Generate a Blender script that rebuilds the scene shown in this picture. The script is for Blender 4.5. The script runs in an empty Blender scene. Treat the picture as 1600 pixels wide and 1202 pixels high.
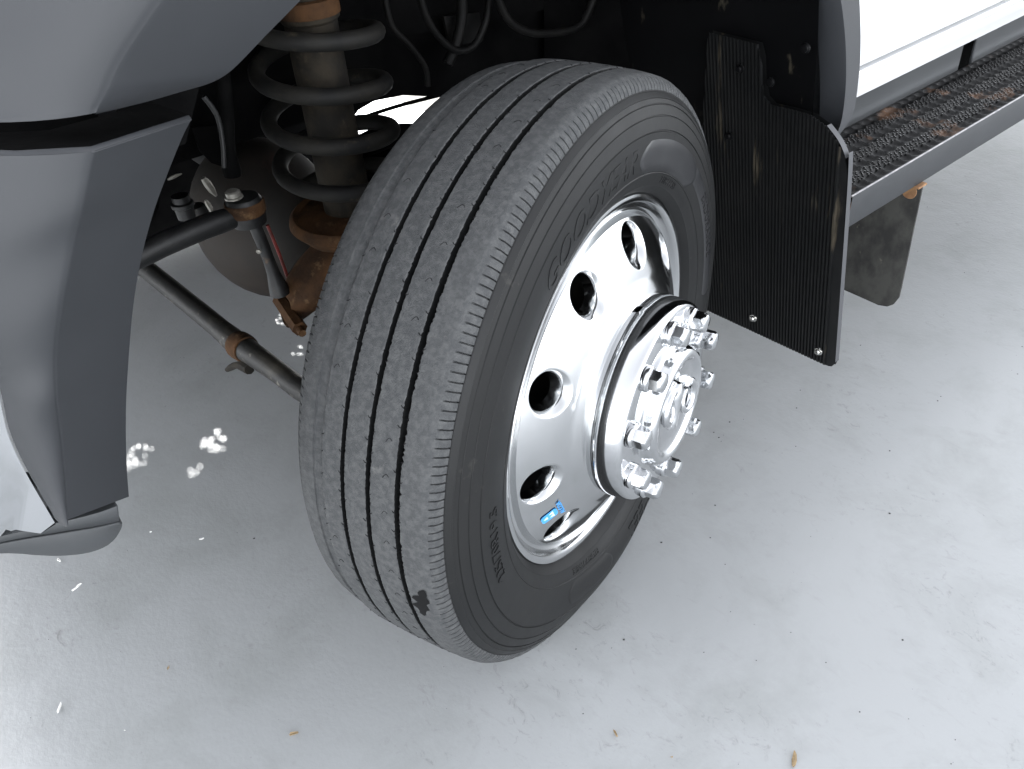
import bpy, bmesh, math, random
from mathutils import Vector, Matrix, noise
R = math.radians
random.seed(7)
sc = bpy.context.scene
col = sc.collection

# ------------------------------------------------------------------ camera, sky, sun, exposure
cam_d = bpy.data.cameras.new("camera")
cam = bpy.data.objects.new("camera", cam_d)
col.objects.link(cam)
sc.camera = cam
cam_d.sensor_width = 36.0
cam_d.lens = 29.69
cam_d.clip_start = 0.02
cam_d.clip_end = 2000
cr = Vector((0.64835141, 0.75850531, -0.06565166))
cu = Vector((-0.4344989, 0.43944684, 0.78619157))
cf = Vector((-0.6251809, 0.48120284, -0.6144857))
mw = Matrix((cr, cu, -cf)).transposed().to_4x4()
mw.translation = (0.64456, -0.65698, 1.11286)
cam.matrix_world = mw

SUN_EL, SUN_AZ = R(34), R(-77)      # azimuth measured from +Y towards +X
w = bpy.data.worlds.new("World")
sc.world = w
w.use_nodes = True
nt = w.node_tree
bg = nt.nodes["Background"]
sky = nt.nodes.new("ShaderNodeTexSky")
sky.sky_type = 'NISHITA'
sky.sun_disc = False
sky.sun_elevation = SUN_EL
sky.sun_rotation = SUN_AZ
sky.air_density = 0.5
sky.dust_density = 0.8
sky.ozone_density = 0.3
hs = nt.nodes.new("ShaderNodeHueSaturation")      # desaturates the whole sky to remove its blue cast, like a white balance
hs.inputs["Saturation"].default_value = 0.14
nt.links.new(sky.outputs[0], hs.inputs["Color"])
nt.links.new(hs.outputs[0], bg.inputs[0])
bg.inputs[1].default_value = 0.15
sd = bpy.data.lights.new("sun", 'SUN')
sd.energy = 2.0
sd.angle = R(0.6)
sd.color = (1.0, 0.995, 0.98)
so = bpy.data.objects.new("sun", sd)
col.objects.link(so)
sdir = Vector((math.sin(SUN_AZ) * math.cos(SUN_EL), math.cos(SUN_AZ) * math.cos(SUN_EL), math.sin(SUN_EL)))
so.location = sdir * 20
so.rotation_euler = sdir.to_track_quat('Z', 'Y').to_euler()
sc.view_settings.view_transform = 'Standard'
sc.view_settings.look = 'None'
sc.view_settings.gamma = 1
sc.view_settings.exposure = 3.1
sc.render.engine = 'CYCLES'
sc.cycles.max_bounces = 8
sc.cycles.caustics_reflective = False

# ------------------------------------------------------------------ materials
def mat(name, base, rough=.5, metal=0.0, spec=.5, base2=None, scale=8.0, lo=.4, hi=.65, stretch=(1, 1, 1),
        rough2=None, bump=0.0, bscale=120.0, bdist=.001, detail=6, base3=None, scale3=40, lo3=.6, hi3=.75, stretch3=(1, 1, 1), coat=0, off=(0, 0, 0)):
    m = bpy.data.materials.new(name)
    m.use_nodes = True
    t = m.node_tree
    b = t.nodes["Principled BSDF"]
    b.inputs["Base Color"].default_value = (*base, 1)
    b.inputs["Roughness"].default_value = rough
    b.inputs["Metallic"].default_value = metal
    b.inputs["Specular IOR Level"].default_value = spec
    b.inputs["Coat Weight"].default_value = coat
    tc = t.nodes.new("ShaderNodeTexCoord")
    def nz(sc_, st, dt):
        mp = t.nodes.new("ShaderNodeMapping")
        mp.inputs["Scale"].default_value = st
        mp.inputs["Location"].default_value = off
        t.links.new(tc.outputs["Object"], mp.inputs[0])
        n = t.nodes.new("ShaderNodeTexNoise")
        n.inputs["Scale"].default_value = sc_
        n.inputs["Detail"].default_value = dt
        n.inputs["Roughness"].default_value = .62
        t.links.new(mp.outputs[0], n.inputs["Vector"])
        return n
    def ramp(n, a, c):
        mr = t.nodes.new("ShaderNodeMapRange")
        mr.inputs[1].default_value = a
        mr.inputs[2].default_value = c
        t.links.new(n.outputs[0], mr.inputs[0])
        return mr
    if base2:
        r1 = ramp(nz(scale, stretch, detail), lo, hi)
        mx = t.nodes.new("ShaderNodeMix")
        mx.data_type = 'RGBA'
        mx.inputs[6].default_value = (*base, 1)
        mx.inputs[7].default_value = (*base2, 1)
        t.links.new(r1.outputs[0], mx.inputs[0])
        last = mx
        if base3:
            r3 = ramp(nz(scale3, stretch3, 8), lo3, hi3)
            m3 = t.nodes.new("ShaderNodeMix")
            m3.data_type = 'RGBA'
            m3.inputs[7].default_value = (*base3, 1)
            t.links.new(r3.outputs[0], m3.inputs[0])
            t.links.new(mx.outputs[2], m3.inputs[6])
            last = m3
        t.links.new(last.outputs[2], b.inputs["Base Color"])
        if rough2 is not None:
            mr = t.nodes.new("ShaderNodeMapRange")
            mr.inputs[3].default_value = rough
            mr.inputs[4].default_value = rough2
            t.links.new(r1.outputs[0], mr.inputs[0])
            t.links.new(mr.outputs[0], b.inputs["Roughness"])
    if bump > 0:
        n = nz(bscale, (1, 1, 1), 5)
        bp = t.nodes.new("ShaderNodeBump")
        bp.inputs["Strength"].default_value = bump
        bp.inputs["Distance"].default_value = bdist
        t.links.new(n.outputs[0], bp.inputs["Height"])
        t.links.new(bp.outputs[0], b.inputs["Normal"])
    return m

M = {}
M['tread'] = mat('worn tread rubber', (.049, .051, .053), .76, base2=(.074, .076, .077), scale=130, lo=.42, hi=.62,
                 base3=(.15, .147, .14), scale3=40, lo3=.66, hi3=.84, bump=.7, bscale=520, bdist=.0018, spec=.3)
M['side'] = mat('sidewall rubber', (.006, .0064, .0068), .48, base2=(.009, .0093, .0095), scale=9, lo=.35, hi=.7, rough2=.62,
                base3=(.055, .053, .048), scale3=35, lo3=.66, hi3=.85, bump=.15, bscale=300, bdist=.0005, spec=.28)
M['smoothrub'] = mat('smooth sidewall plate rubber', (.012, .0125, .014), .36, base2=(.022, .0225, .024), scale=12, spec=.5)
M['letter'] = mat('raised rubber lettering', (.004, .004, .0042), .6, spec=.15)
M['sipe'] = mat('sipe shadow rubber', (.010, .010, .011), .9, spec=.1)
M['alloy'] = mat('polished aluminium', (.60, .61, .615), .10, 1, base2=(.53, .54, .545), scale=7, lo=.4, hi=.75, rough2=.22,
                 base3=(.42, .42, .41), scale3=55, lo3=.70, hi3=.80, bump=.06, bscale=60, bdist=.0006)
M['chrome'] = mat('chrome plating', (.62, .63, .64), .07, 1, base2=(.53, .54, .55), scale=12, lo=.45, hi=.8, rough2=.16,
                  base3=(.45, .46, .47), scale3=240, lo3=.72, hi3=.82, bump=.04, bscale=45, bdist=.0006)
M['nutchrome'] = mat('bright nut cap chrome', (.66, .67, .68), .10, 1, base2=(.58, .59, .60), scale=60, rough2=.14)
M['flare'] = mat('grey moulded plastic', (.023, .025, .0285), .55, base2=(.027, .029, .033), scale=3, rough2=.56, bump=.2, bscale=900, bdist=.0003, spec=.5)
M['valance'] = mat('dark grey valance plastic', (.040, .043, .046), .5, base2=(.046, .049, .052), scale=5, bump=.1, bscale=500, bdist=.0003)
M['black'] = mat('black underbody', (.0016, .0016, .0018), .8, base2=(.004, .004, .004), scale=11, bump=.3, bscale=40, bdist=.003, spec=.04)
M['liner'] = mat('black wheel arch liner', (.0025, .0026, .0030), .5, base2=(.004, .004, .0045), scale=6, lo=.4, hi=.7,
                 base3=(.085, .075, .055), scale3=24, lo3=.645, hi3=.75, stretch3=(1, 1, .35), bump=.2, bscale=30, bdist=.002, spec=.1)
M['flap'] = mat('black ribbed mud flap', (.006, .0063, .0066), .42, base2=(.010, .010, .010), scale=10, lo=.45, hi=.7,
                base3=(.085, .072, .052), scale3=17, lo3=.615, hi3=.75, stretch3=(2.4, 1, .22), spec=.3, off=(.13, 0, .21))
M['flapedge'] = mat('lighter grey flap edge', (.060, .062, .067), .6)
M['board'] = mat('black step plate', (.005, .005, .0054), .42, base2=(.012, .012, .012), scale=20, lo=.45, hi=.7,
                 base3=(.12, .07, .045), scale3=11, lo3=.58, hi3=.70, bump=.15, bscale=120, bdist=.001, spec=.16)
M['nubtip'] = mat('worn nub tip', (.17, .17, .17), .35, base2=(.04, .038, .036), scale=30, lo=.42, hi=.6)
M['boardside'] = mat('grey step side rail', (.020, .022, .025), .5, base2=(.025, .027, .030), scale=14, lo=.4, hi=.7, rough2=.5, bump=.1, bscale=160, bdist=.0005)
M['edge'] = mat('worn bright step edge', (.20, .20, .21), .4, base2=(.34, .33, .33), scale=60, lo=.4, hi=.6)
M['guard'] = mat('dusty gravel guard', (.050, .050, .045), .8, base2=(.020, .020, .019), scale=26, lo=.42, hi=.62, stretch=(1, 1, .6),
                 base3=(.15, .14, .11), scale3=45, lo3=.66, hi3=.8, bump=.3, bscale=150, bdist=.001)
M['rust'] = mat('orange rust', (.075, .036, .015), .85, base2=(.028, .015, .008), scale=18, lo=.38, hi=.62,
                base3=(.13, .078, .038), scale3=50, lo3=.58, hi3=.75, bump=.6, bscale=130, bdist=.0016, spec=.2)
M['rustlight'] = mat('light edge rust', (.30, .17, .08), .8, base2=(.17, .085, .04), scale=40, bump=.4, bscale=160)
M['dirtsteel'] = mat('mud coated steel', (.026, .021, .014), .8, base2=(.009, .008, .0065), scale=22, lo=.38, hi=.62,
                     base3=(.065, .052, .034), scale3=45, lo3=.6, hi3=.78, bump=.5, bscale=150, bdist=.0012, spec=.25)
M['coil'] = mat('dirty spring steel', (.013, .012, .0095), .7, base2=(.004, .004, .004), scale=16, lo=.36, hi=.6,
                base3=(.055, .046, .03), scale3=38, lo3=.6, hi3=.75, bump=.4, bscale=170, bdist=.001, spec=.3)
M['darksteel'] = mat('dark painted steel', (.007, .0073, .0078), .5, base2=(.022, .022, .022), scale=24, lo=.48, hi=.66,
                     base3=(.10, .055, .03), scale3=30, lo3=.66, hi3=.76, bump=.3, bscale=150, bdist=.001)
M['tierod'] = mat('dusty black tie rod', (.007, .007, .0065), .6, base2=(.05, .045, .035), scale=9, lo=.47, hi=.68, stretch=(1, 1, 1),
                  base3=(.15, .14, .12), scale3=60, lo3=.6, hi3=.72, bump=.35, bscale=150, bdist=.001)
M['hoserub'] = mat('dusty hose rubber', (.003, .003, .003), .6, base2=(.007, .0065, .006), scale=25, lo=.45, hi=.7, spec=.15)
M['diff'] = mat('brown coated housing', (.018, .012, .008), .75, base2=(.008, .0065, .005), scale=7, lo=.4, hi=.65,
                base3=(.05, .022, .017), scale3=9, lo3=.6, hi3=.75, bump=.3, bscale=60, bdist=.001)
M['zinc'] = mat('grey zinc nut', (.34, .33, .30), .5, .6, base2=(.2, .19, .16), scale=60)
M['steelbolt'] = mat('stainless bolt', (.62, .62, .6), .25, 1, base2=(.4, .39, .36), scale=200)
M['white'] = mat('white body paint', (.86, .865, .87), .25, base2=(.82, .83, .84), scale=2, coat=.6)
M['glass'] = mat('dark tinted glass', (.01, .012, .014), .04, spec=.6)
M['blue'] = mat('blue decal print', (.05, .30, .72), .35, base2=(.07, .35, .75), scale=80)
M['decalwhite'] = mat('white decal print', (.72, .78, .82), .35)
M['redpaint'] = mat('dull red paint', (.20, .025, .02), .6, base2=(.09, .02, .016), scale=60)
M['flake'] = mat('white paint flake', (.82, .82, .8), .7, base2=(.7, .69, .65), scale=90)
M['leaf'] = mat('dry leaf', (.30, .22, .12), .8, base2=(.13, .09, .05), scale=80)
M['grit'] = mat('dark grit', (.045, .045, .043), .9)
M['hole'] = mat('dark wheel interior', (.006, .0058, .0055), .8, base2=(.02, .017, .012), scale=8, spec=.2)

# ground: grey deck paint with blotches, brush drag, fine orange peel and dirt
def ground_mat():
    m = bpy.data.materials.new('grey floor paint')
    m.use_nodes = True
    t = m.node_tree
    N, K = t.nodes, t.links
    b = N["Principled BSDF"]
    tc = N.new("ShaderNodeTexCoord")
    def nz(scale, detail, st=(1, 1, 1), rot=0, rough=.6, dist=0.0):
        mp = N.new("ShaderNodeMapping")
        mp.inputs["Scale"].default_value = st
        mp.inputs["Rotation"].default_value = (0, 0, rot)
        K.new(tc.outputs["Object"], mp.inputs[0])
        n = N.new("ShaderNodeTexNoise")
        n.inputs["Scale"].default_value = scale
        n.inputs["Detail"].default_value = detail
        n.inputs["Roughness"].default_value = rough
        n.inputs["Distortion"].default_value = dist
        K.new(mp.outputs[0], n.inputs["Vector"])
        return n.outputs[0]
    def rg(s, a, c, lo=0, hi=1):
        r = N.new("ShaderNodeMapRange")
        for i, v in zip((1, 2, 3, 4), (a, c, lo, hi)):
            r.inputs[i].default_value = v
        K.new(s, r.inputs[0])
        return r.outputs[0]
    def mix(f, a, c):
        x = N.new("ShaderNodeMix")
        x.data_type = 'RGBA'
        K.new(f, x.inputs[0])
        if isinstance(a, tuple): x.inputs[6].default_value = (*a, 1)
        else: K.new(a, x.inputs[6])
        x.inputs[7].default_value = (*c, 1)
        return x.outputs[2]
    def mul(a, c):
        x = N.new("ShaderNodeMath")
        x.operation = 'MULTIPLY'
        K.new(a, x.inputs[0])
        if isinstance(c, float): x.inputs[1].default_value = c
        else: K.new(c, x.inputs[1])
        return x.outputs[0]
    c = mix(rg(nz(1.7, 2), .30, .75), (.338, .350, .355), (.355, .367, .372))
    c = mix(rg(nz(5, 6, (1, 1, 1), 0, .7, .4), .47, .80, 0, .75), c, (.255, .268, .262))          # greenish-grey grime
    c = mix(rg(nz(14, 8, (1, 3.2, 1), .9, .7, .8), .58, .78, 0, .25), c, (.19, .19, .18))  # drag marks
    zone = rg(nz(2.3, 3), .46, .62)
    c = mix(mul(rg(nz(34, 8, (1, 1.6, 1), .4, .75, 1.2), .56, .68, 0, .5), zone), c, (.12, .12, .11))   # scuffs
    c = mix(rg(nz(70, 4), .70, .76, 0, .45), c, (.12, .12, .115))                  # specks
    K.new(c, b.inputs["Base Color"])
    K.new(rg(nz(2.2, 3), .3, .7, 0.28, 0.36), b.inputs["Roughness"])
    b.inputs["Specular IOR Level"].default_value = .5
    h = N.new("ShaderNodeMath")
    h.operation = 'ADD'
    K.new(mul(nz(150, 3), .45), h.inputs[0])
    K.new(mul(nz(24, 3), 1.0), h.inputs[1])
    bp = N.new("ShaderNodeBump")
    bp.inputs["Strength"].default_value = .4
    bp.inputs["Distance"].default_value = .0018
    K.new(h.outputs[0], bp.inputs["Height"])
    K.new(bp.outputs[0], b.inputs["Normal"])
    return m
M['ground'] = ground_mat()
M['sunpaint'] = mat('painted sunlit white', (.80, .80, .79), .6, base2=(.74, .74, .72), scale=30)
M['shadowpaint'] = mat('painted shadow grey', (.16, .155, .14), .85, base2=(.20, .19, .17), scale=20, bump=.3, bscale=90)

# ------------------------------------------------------------------ mesh helpers
def obj(name, verts, faces, m, parent=None, ang=30, mats=None, fm=None):
    me = bpy.data.meshes.new(name)
    me.from_pydata([tuple(v) for v in verts], [], faces)
    for q in (mats or [m]):
        me.materials.append(q)
    if fm:
        me.polygons.foreach_set("material_index", fm)
    bm = bmesh.new()
    bm.from_mesh(me)
    bmesh.ops.recalc_face_normals(bm, faces=bm.faces)
    bm.to_mesh(me)
    bm.free()
    return link(name, me, parent, ang)

def link(name, me, parent=None, ang=30):
    if ang:
        me.polygons.foreach_set("use_smooth", [True] * len(me.polygons))
        me.set_sharp_from_angle(angle=R(ang))
    o = bpy.data.objects.new(name, me)
    col.objects.link(o)
    if parent: o.parent = parent
    return o

def lathe(prof, n=96, closed=False, start=0.0, span=2 * math.pi):
    """profile of (x, r) swept round the x axis; angle 0 = +z, growing towards +y"""
    V, F = [], []
    full = abs(span - 2 * math.pi) < 1e-6
    cols = n if full else n + 1
    k = len(prof)
    for i in range(cols):
        a = start + span * i / n
        for x, r in prof:
            V.append((x, r * math.sin(a), r * math.cos(a)))
    for i in range(n):
        j = (i + 1) % cols
        for q in range(k - 1 + (1 if closed else 0)):
            q2 = (q + 1) % k
            F.append((i * k + q, j * k + q, j * k + q2, i * k + q2))
    return V, F

def tube(path, rad, n=14, cap=True):
    P = [Vector(p) for p in path]
    if not hasattr(rad, '__len__'): rad = [rad] * len(P)
    V, F = [], []
    up = None
    for i, p in enumerate(P):
        d = (P[min(i + 1, len(P) - 1)] - P[max(i - 1, 0)]).normalized()
        if up is None:
            up = Vector((0, 0, 1)) if abs(d.z) < .9 else Vector((1, 0, 0))
        s = d.cross(up).normalized()
        up = s.cross(d).normalized()
        for k in range(n):
            a = 2 * math.pi * k / n
            V.append(p + (s * math.cos(a) + up * math.sin(a)) * rad[i])
    for i in range(len(P) - 1):
        for k in range(n):
            k2 = (k + 1) % n
            F.append((i * n + k, i * n + k2, (i + 1) * n + k2, (i + 1) * n + k))
    if cap:
        F.append(tuple(range(n)))
        F.append(tuple((len(P) - 1) * n + k for k in range(n)))
    return V, F

def loft(rows, closed=False):
    V, F = [], []
    k = len(rows[0])
    for r in rows: V += [tuple(p) for p in r]
    for i in range(len(rows) - 1):
        for q in range(k - 1 + (1 if closed else 0)):
            q2 = (q + 1) % k
            F.append((i * k + q, i * k + q2, (i + 1) * k + q2, (i + 1) * k + q))
    return V, F

def merge(*parts):
    V, F = [], []
    for v, f in parts:
        o = len(V)
        V += list(v)
        F += [tuple(i + o for i in q) for q in f]
    return V, F

def box(x0, x1, y0, y1, z0, z1):
    V = [(x, y, z) for x in (x0, x1) for y in (y0, y1) for z in (z0, z1)]
    F = [(0, 1, 3, 2), (4, 6, 7, 5), (0, 4, 5, 1), (2, 3, 7, 6), (0, 2, 6, 4), (1, 5, 7, 3)]
    return V, F

def bevel(o, wd=.003, seg=2, ang=30):
    md = o.modifiers.new("bevel", 'BEVEL')
    md.width = wd
    md.segments = seg
    md.limit_method = 'ANGLE'
    md.angle_limit = R(ang)
    return o

def solid(o, th, off=-1):
    md = o.modifiers.new("thickness", 'SOLIDIFY')
    md.thickness = th
    md.offset = off
    return o

def sub(o, lv=2):
    md = o.modifiers.new("smooth", 'SUBSURF')
    md.levels = lv
    md.render_levels = lv
    return o

def smooth_line(pts, n):
    """Catmull-Rom resample of a polyline, n points evenly in parameter"""
    P = [Vector(p) for p in pts]
    out = []
    for i in range(n):
        t = i / (n - 1) * (len(P) - 1)
        k = min(int(t), len(P) - 2)
        u = t - k
        p0, p1, p2, p3 = P[max(k - 1, 0)], P[k], P[k + 1], P[min(k + 2, len(P) - 1)]
        out.append(.5 * ((2 * p1) + (p2 - p0) * u + (2 * p0 - 5 * p1 + 4 * p2 - p3) * u * u + (3 * p1 - p0 - 3 * p2 + p3) * u ** 3))
    return out

def text_mesh(s, size=1.0, shear=0.0, spacing=1.0, extrude=0.0, offset=0.0):
    cu_ = bpy.data.curves.new("lettering", 'FONT')
    cu_.body = s
    cu_.size = size
    cu_.shear = shear
    cu_.space_character = spacing
    cu_.extrude = extrude
    cu_.offset = offset
    cu_.align_x = 'CENTER'
    cu_.align_y = 'CENTER'
    cu_.resolution_u = 3
    o = bpy.data.objects.new("lettering", cu_)
    col.objects.link(o)
    dg = bpy.context.evaluated_depsgraph_get()
    dg.update()
    me = bpy.data.meshes.new_from_object(o.evaluated_get(dg))
    V = [v.co.copy() for v in me.vertices]
    F = [tuple(p.vertices) for p in me.polygons]
    bpy.data.objects.remove(o)
    bpy.data.curves.remove(cu_)
    bpy.data.meshes.remove(me)
    return V, F

def thing(name, label, cat, loc=(0, 0, 0), group=None):
    o = bpy.data.objects.new(name, None)
    col.objects.link(o)
    o.location = loc
    return tag(o, label, cat, group)

def tag(o, label, cat, group=None):
    o['label'] = label
    o['category'] = cat
    if group: o['group'] = group
    return o

# ------------------------------------------------------------------ ground
g = obj('ground', *loft([[(x, y, 0) for y in (-300, -3, 0, 3, 300)] for x in (-300, -3, 0, 3, 300)]), M['ground'], ang=0)
g['kind'] = 'structure'
gp = obj('painted_shadow', [(-2.9, 1.06, .004), (-1.75, 1.06, .004), (-1.75, 3.2, .004), (-2.9, 3.2, .004)], [(0, 1, 2, 3)], M['shadowpaint'], ang=0)  # darker sheet that paints a shadow onto the far ground
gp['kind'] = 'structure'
wl = obj('painted_sunlight', [(-2.45, -.4, .0025), (-1.72, -.4, .0025), (-1.72, 1.058, .0025), (-2.45, 1.058, .0025)], [(0, 1, 2, 3)], M['sunpaint'], ang=0)  # white sheet that paints the far ground as sunlit
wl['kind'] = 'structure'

# ------------------------------------------------------------------ the truck
T = thing('pickup_truck', 'white heavy-duty pickup truck with grey wheel arch trim, polished front wheel and black step board', 'truck')

TH = 0.31228
WZ = .39
# wheel: the dark brake drum in the middle carries everything that turns with it
V, F = lathe([(-.19, .0), (-.19, .19), (-.165, .205), (-.06, .205), (-.045, .19), (-.045, .0)], 64)
wheel = obj('wheel', V, F, M['hole'], T)
wheel.location = (0, 0, WZ)
wheel.rotation_euler = (0, 0, TH)

# ---- tyre
def sw(r):
    tb = [(.250, -.014), (.258, -.008), (.262, -.001), (.268, .007), (.28, .0145), (.30, .0200), (.32, .0222), (.34, .0212), (.355, .0185), (.368, .0145), (.378, .0100), (.384, .0065)]
    for (a, xa), (b_, xb) in zip(tb, tb[1:]):
        if r <= b_: return xa + (xb - xa) * max(0, (r - a)) / (b_ - a)
    return tb[-1][1]
def crown(x):
    u = (x + .095) / .10
    return .4078 - .0045 * u * u - .0035 * u ** 6
prof = []      # (x, r, kind, groove id)
for r in (.245, .26, .275, .29, .31, .33, .35, .37): prof.append((-.19 - sw(r) * .9, r, 0))
prof.append((-.198, .380, 0))
prof += [(-.195, .386, 2), (-.190, .391, 2), (-.180, .3985, 1), (-.168, .4010, 1), (-.1585, .4020, 1), (-.1575, .4000, 1), (-.150, .3990, 1), (-.1462, .3985, 1)]
GX = [(-.1435, .0036), (-.112, .0050), (-.0775, .0052), (-.0400, .0056)]
edge_idx = {}
for gi, (gx, gw) in enumerate(GX):
    a, b_ = gx - gw / 2, gx + gw / 2
    if gi > 0:
        edge_idx[len(prof)] = (gi, -1); prof.append((a - .0012, crown(a) - .0002, 1))
        edge_idx[len(prof)] = (gi, -1); prof.append((a, crown(a) - .0011, 1))
    dd = .009 if gi == 0 else .016
    prof.append((a + .0006, crown(a) - dd, 0)); prof.append((b_ - .0006, crown(b_) - dd, 0))
    edge_idx[len(prof)] = (gi, 1); prof.append((b_, crown(b_) - .0011, 1))
    edge_idx[len(prof)] = (gi, 1); prof.append((b_ + .0012, crown(b_) - .0002, 1))
    nx = GX[gi + 1][0] - GX[gi + 1][1] / 2 - .0012 if gi < 3 else -.010
    for q in ((.25, .5, .75) if gi < 3 else (.35, .7, 1.0)):
        x = b_ + .0012 + (nx - b_ - .0012) * q
        prof.append((x, crown(x), 1))
prof += [(-.0088, .4027, 1), (-.0075, .4020, 1), (-.0045, .4002, 1), (-.0022, .3985, 3), (.0008, .3953, 3), (.0032, .3912, 3), (.0046, .3876, 3), (.0050, .3862, 1), (.0050, .3846, 0), (.0064, .3838, 0)]
for r in (.3800, .3788, .3782, .3770, .3720, .3715, .3706, .3700, .3640, .3590, .3583, .3574, .3568, .3500, .3420, .3412, .3402, .3394, .3330, .3320, .3200, .3080, .2960, .2900, .2890, .2880, .2800, .2740, .2720, .2700, .2660, .2620, .2580, .2500):
    x = sw(r)
    if r in (.3788, .3782): x += .0012
    if r in (.3715, .3706): x -= .0012
    if r in (.3583, .3574): x -= .0011
    if r in (.3412, .3402): x -= .0014
    if r in (.2890,): x += .0010
    if r in (.2720,): x += .0009
    prof.append((x, r, 0))
NS, PER = 256, 6
PHS = (0, .045, .15, .20, .45, .72)
N = NS * PER
K = len(prof)
V, F, fm = [], [], []
for i in range(N):
    a = 2 * math.pi * (i // PER + PHS[i % PER]) / NS
    ph = 0 if i % PER in (1, 2) else 1
    for q, (x, r, kd) in enumerate(prof):
        if kd == 3 and ph == 0: r -= .0042; x -= .0012
        if kd == 2 and ph == 0: r -= .0028; x += .002
        if kd == 3 and x > -.007: r += noise.noise((a * 40, q * 3.1, 2)) * .0007
        if q in edge_idx:
            gi, sg = edge_idx[q]
            j = noise.noise((math.cos(a) * 60, math.sin(a) * 60, gi * 7 + sg)) * .0009 + noise.noise((math.cos(a) * 170, math.sin(a) * 170, gi * 5 + sg)) * .0016
            if gi == 3 and sg > 0: j *= 1.8
            x += sg * abs(j) * 1.1
        if kd == 1: r += noise.noise((math.cos(a) * 30, math.sin(a) * 30, x * 60)) * .0004
        yy, zz = r * math.sin(a), r * math.cos(a)
        # the loaded bottom: sidewall bulges, tread flattens on the ground
        bl = math.exp(-((abs(a - math.pi)) / .42) ** 2)
        if r < .378 and r > .262: x += (.010 if x > -.09 else -.010) * bl * math.sin(math.pi * min(1, (r - .262) / .116))
        zz = max(zz, -WZ + .0006)
        V.append((x, yy, zz))
for i in range(N):
    j = (i + 1) % N
    for q in range(K - 1):
        F.append((i * K + q, j * K + q, j * K + q + 1, i * K + q + 1))
        fm.append(0 if (prof[q][2] and prof[q + 1][2]) else 1)  # cleaner blacker rubber in the grooves, also deepening the recess shade by colour
tyre = obj('tyre', V, F, None, wheel, 28, [M['tread'], M['side']], fm)

def ring_map(V, phi, r0, lift):
    out = []
    for v in V:
        a = R(phi) + v.x / r0
        r = r0 + v.y
        zz = r * math.cos(a)
        bl = math.exp(-((abs((a % (2 * math.pi)) - math.pi)) / .42) ** 2)
        x = sw(r) + lift + v.z + .010 * bl * math.sin(math.pi * min(1, max(0, (r - .262) / .116)))
        out.append((x, r * math.sin(a), zz))
    return out
def sector(phi0, phi1, r0, r1, lift, n=40, m=8, rnd=0.0):
    rows = []
    for i in range(n + 1):
        f = i / n
        row = []
        for k in range(m + 1):
            g_ = k / m
            e = rnd * (1 - (2 * g_ - 1) ** 2)
            ph = phi0 - (e if f < .5 else 0) * (1 - 2 * f if f < .5 else 0) + (phi1 - phi0) * f + (e * (2 * f - 1) if f > .5 else 0)
            a = R(ph)
            r = r0 + (r1 - r0) * g_
            bl = math.exp(-((abs((a % (2 * math.pi)) - math.pi)) / .42) ** 2)
            edge = 0 if (k in (0, m) or i in (0, n)) else lift
            row.append((sw(r) + edge + .0001 + .010 * bl * math.sin(math.pi * min(1, max(0, (r - .262) / .116))), r * math.sin(a), r * math.cos(a)))
        rows.append(row)
    return loft(rows)
LET = []
for s, phi, r0, size, shear, sp, ext in (
        ("225/70R19.5", -91, .3155, .0235, 0, 1.02, .0009),
        ("ENDURANCE", 70, .3175, .0200, 0, 1.15, .0009),
        ("UNISTEEL", 158, .3150, .0400, .3, 1.08, .0006),
        ("GOODYEAR", -14, .3115, .0420, .35, 1.0, .0004),
        ("TUBELESS", 33, .2810, .0120, 0, 1.2, .0006),
        ("REGROOVABLE", -160, .2800, .0110, 0, 1.1, .0006)):
    v, f = text_mesh(s, size, shear, sp, ext)
    LET.append((ring_map(v, phi, r0, .0003), f))
for vf in LET:
    obj('sidewall_lettering', *vf, M['letter'] if vf is LET[1] else M['side'], wheel, 0)
rows = []
for i in range(13):
    a = R(-98.5 + 8.2 * i / 12)
    hw = .5 * (1 - abs(i / 6 - 1) ** 2.4) * (.8 + .35 * math.sin(i * 1.9))
    rows.append([(-.019 + .030 * hw * (k / 4 - 1) + .006 * (i / 6 - 1), (crown(-.019 + .030 * hw * (k / 4 - 1)) + .0005) * math.sin(a), (crown(-.019 + .030 * hw * (k / 4 - 1)) + .0005) * math.cos(a)) for k in range(0, 7)])
obj('wet_mark', *loft(rows), M['letter'], wheel, 40)
obj('sidewall_plate', *sector(14, 44, .291, .331, .0011, rnd=5), M['smoothrub'], wheel, 40)
obj('sidewall_panel', *sector(48, 94, .3055, .3295, .0008, rnd=1), M['smoothrub'], wheel, 40)
obj('sidewall_panel', *sector(-171, -152, .293, .330, .0009, rnd=3), M['side'], wheel, 40)
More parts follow.
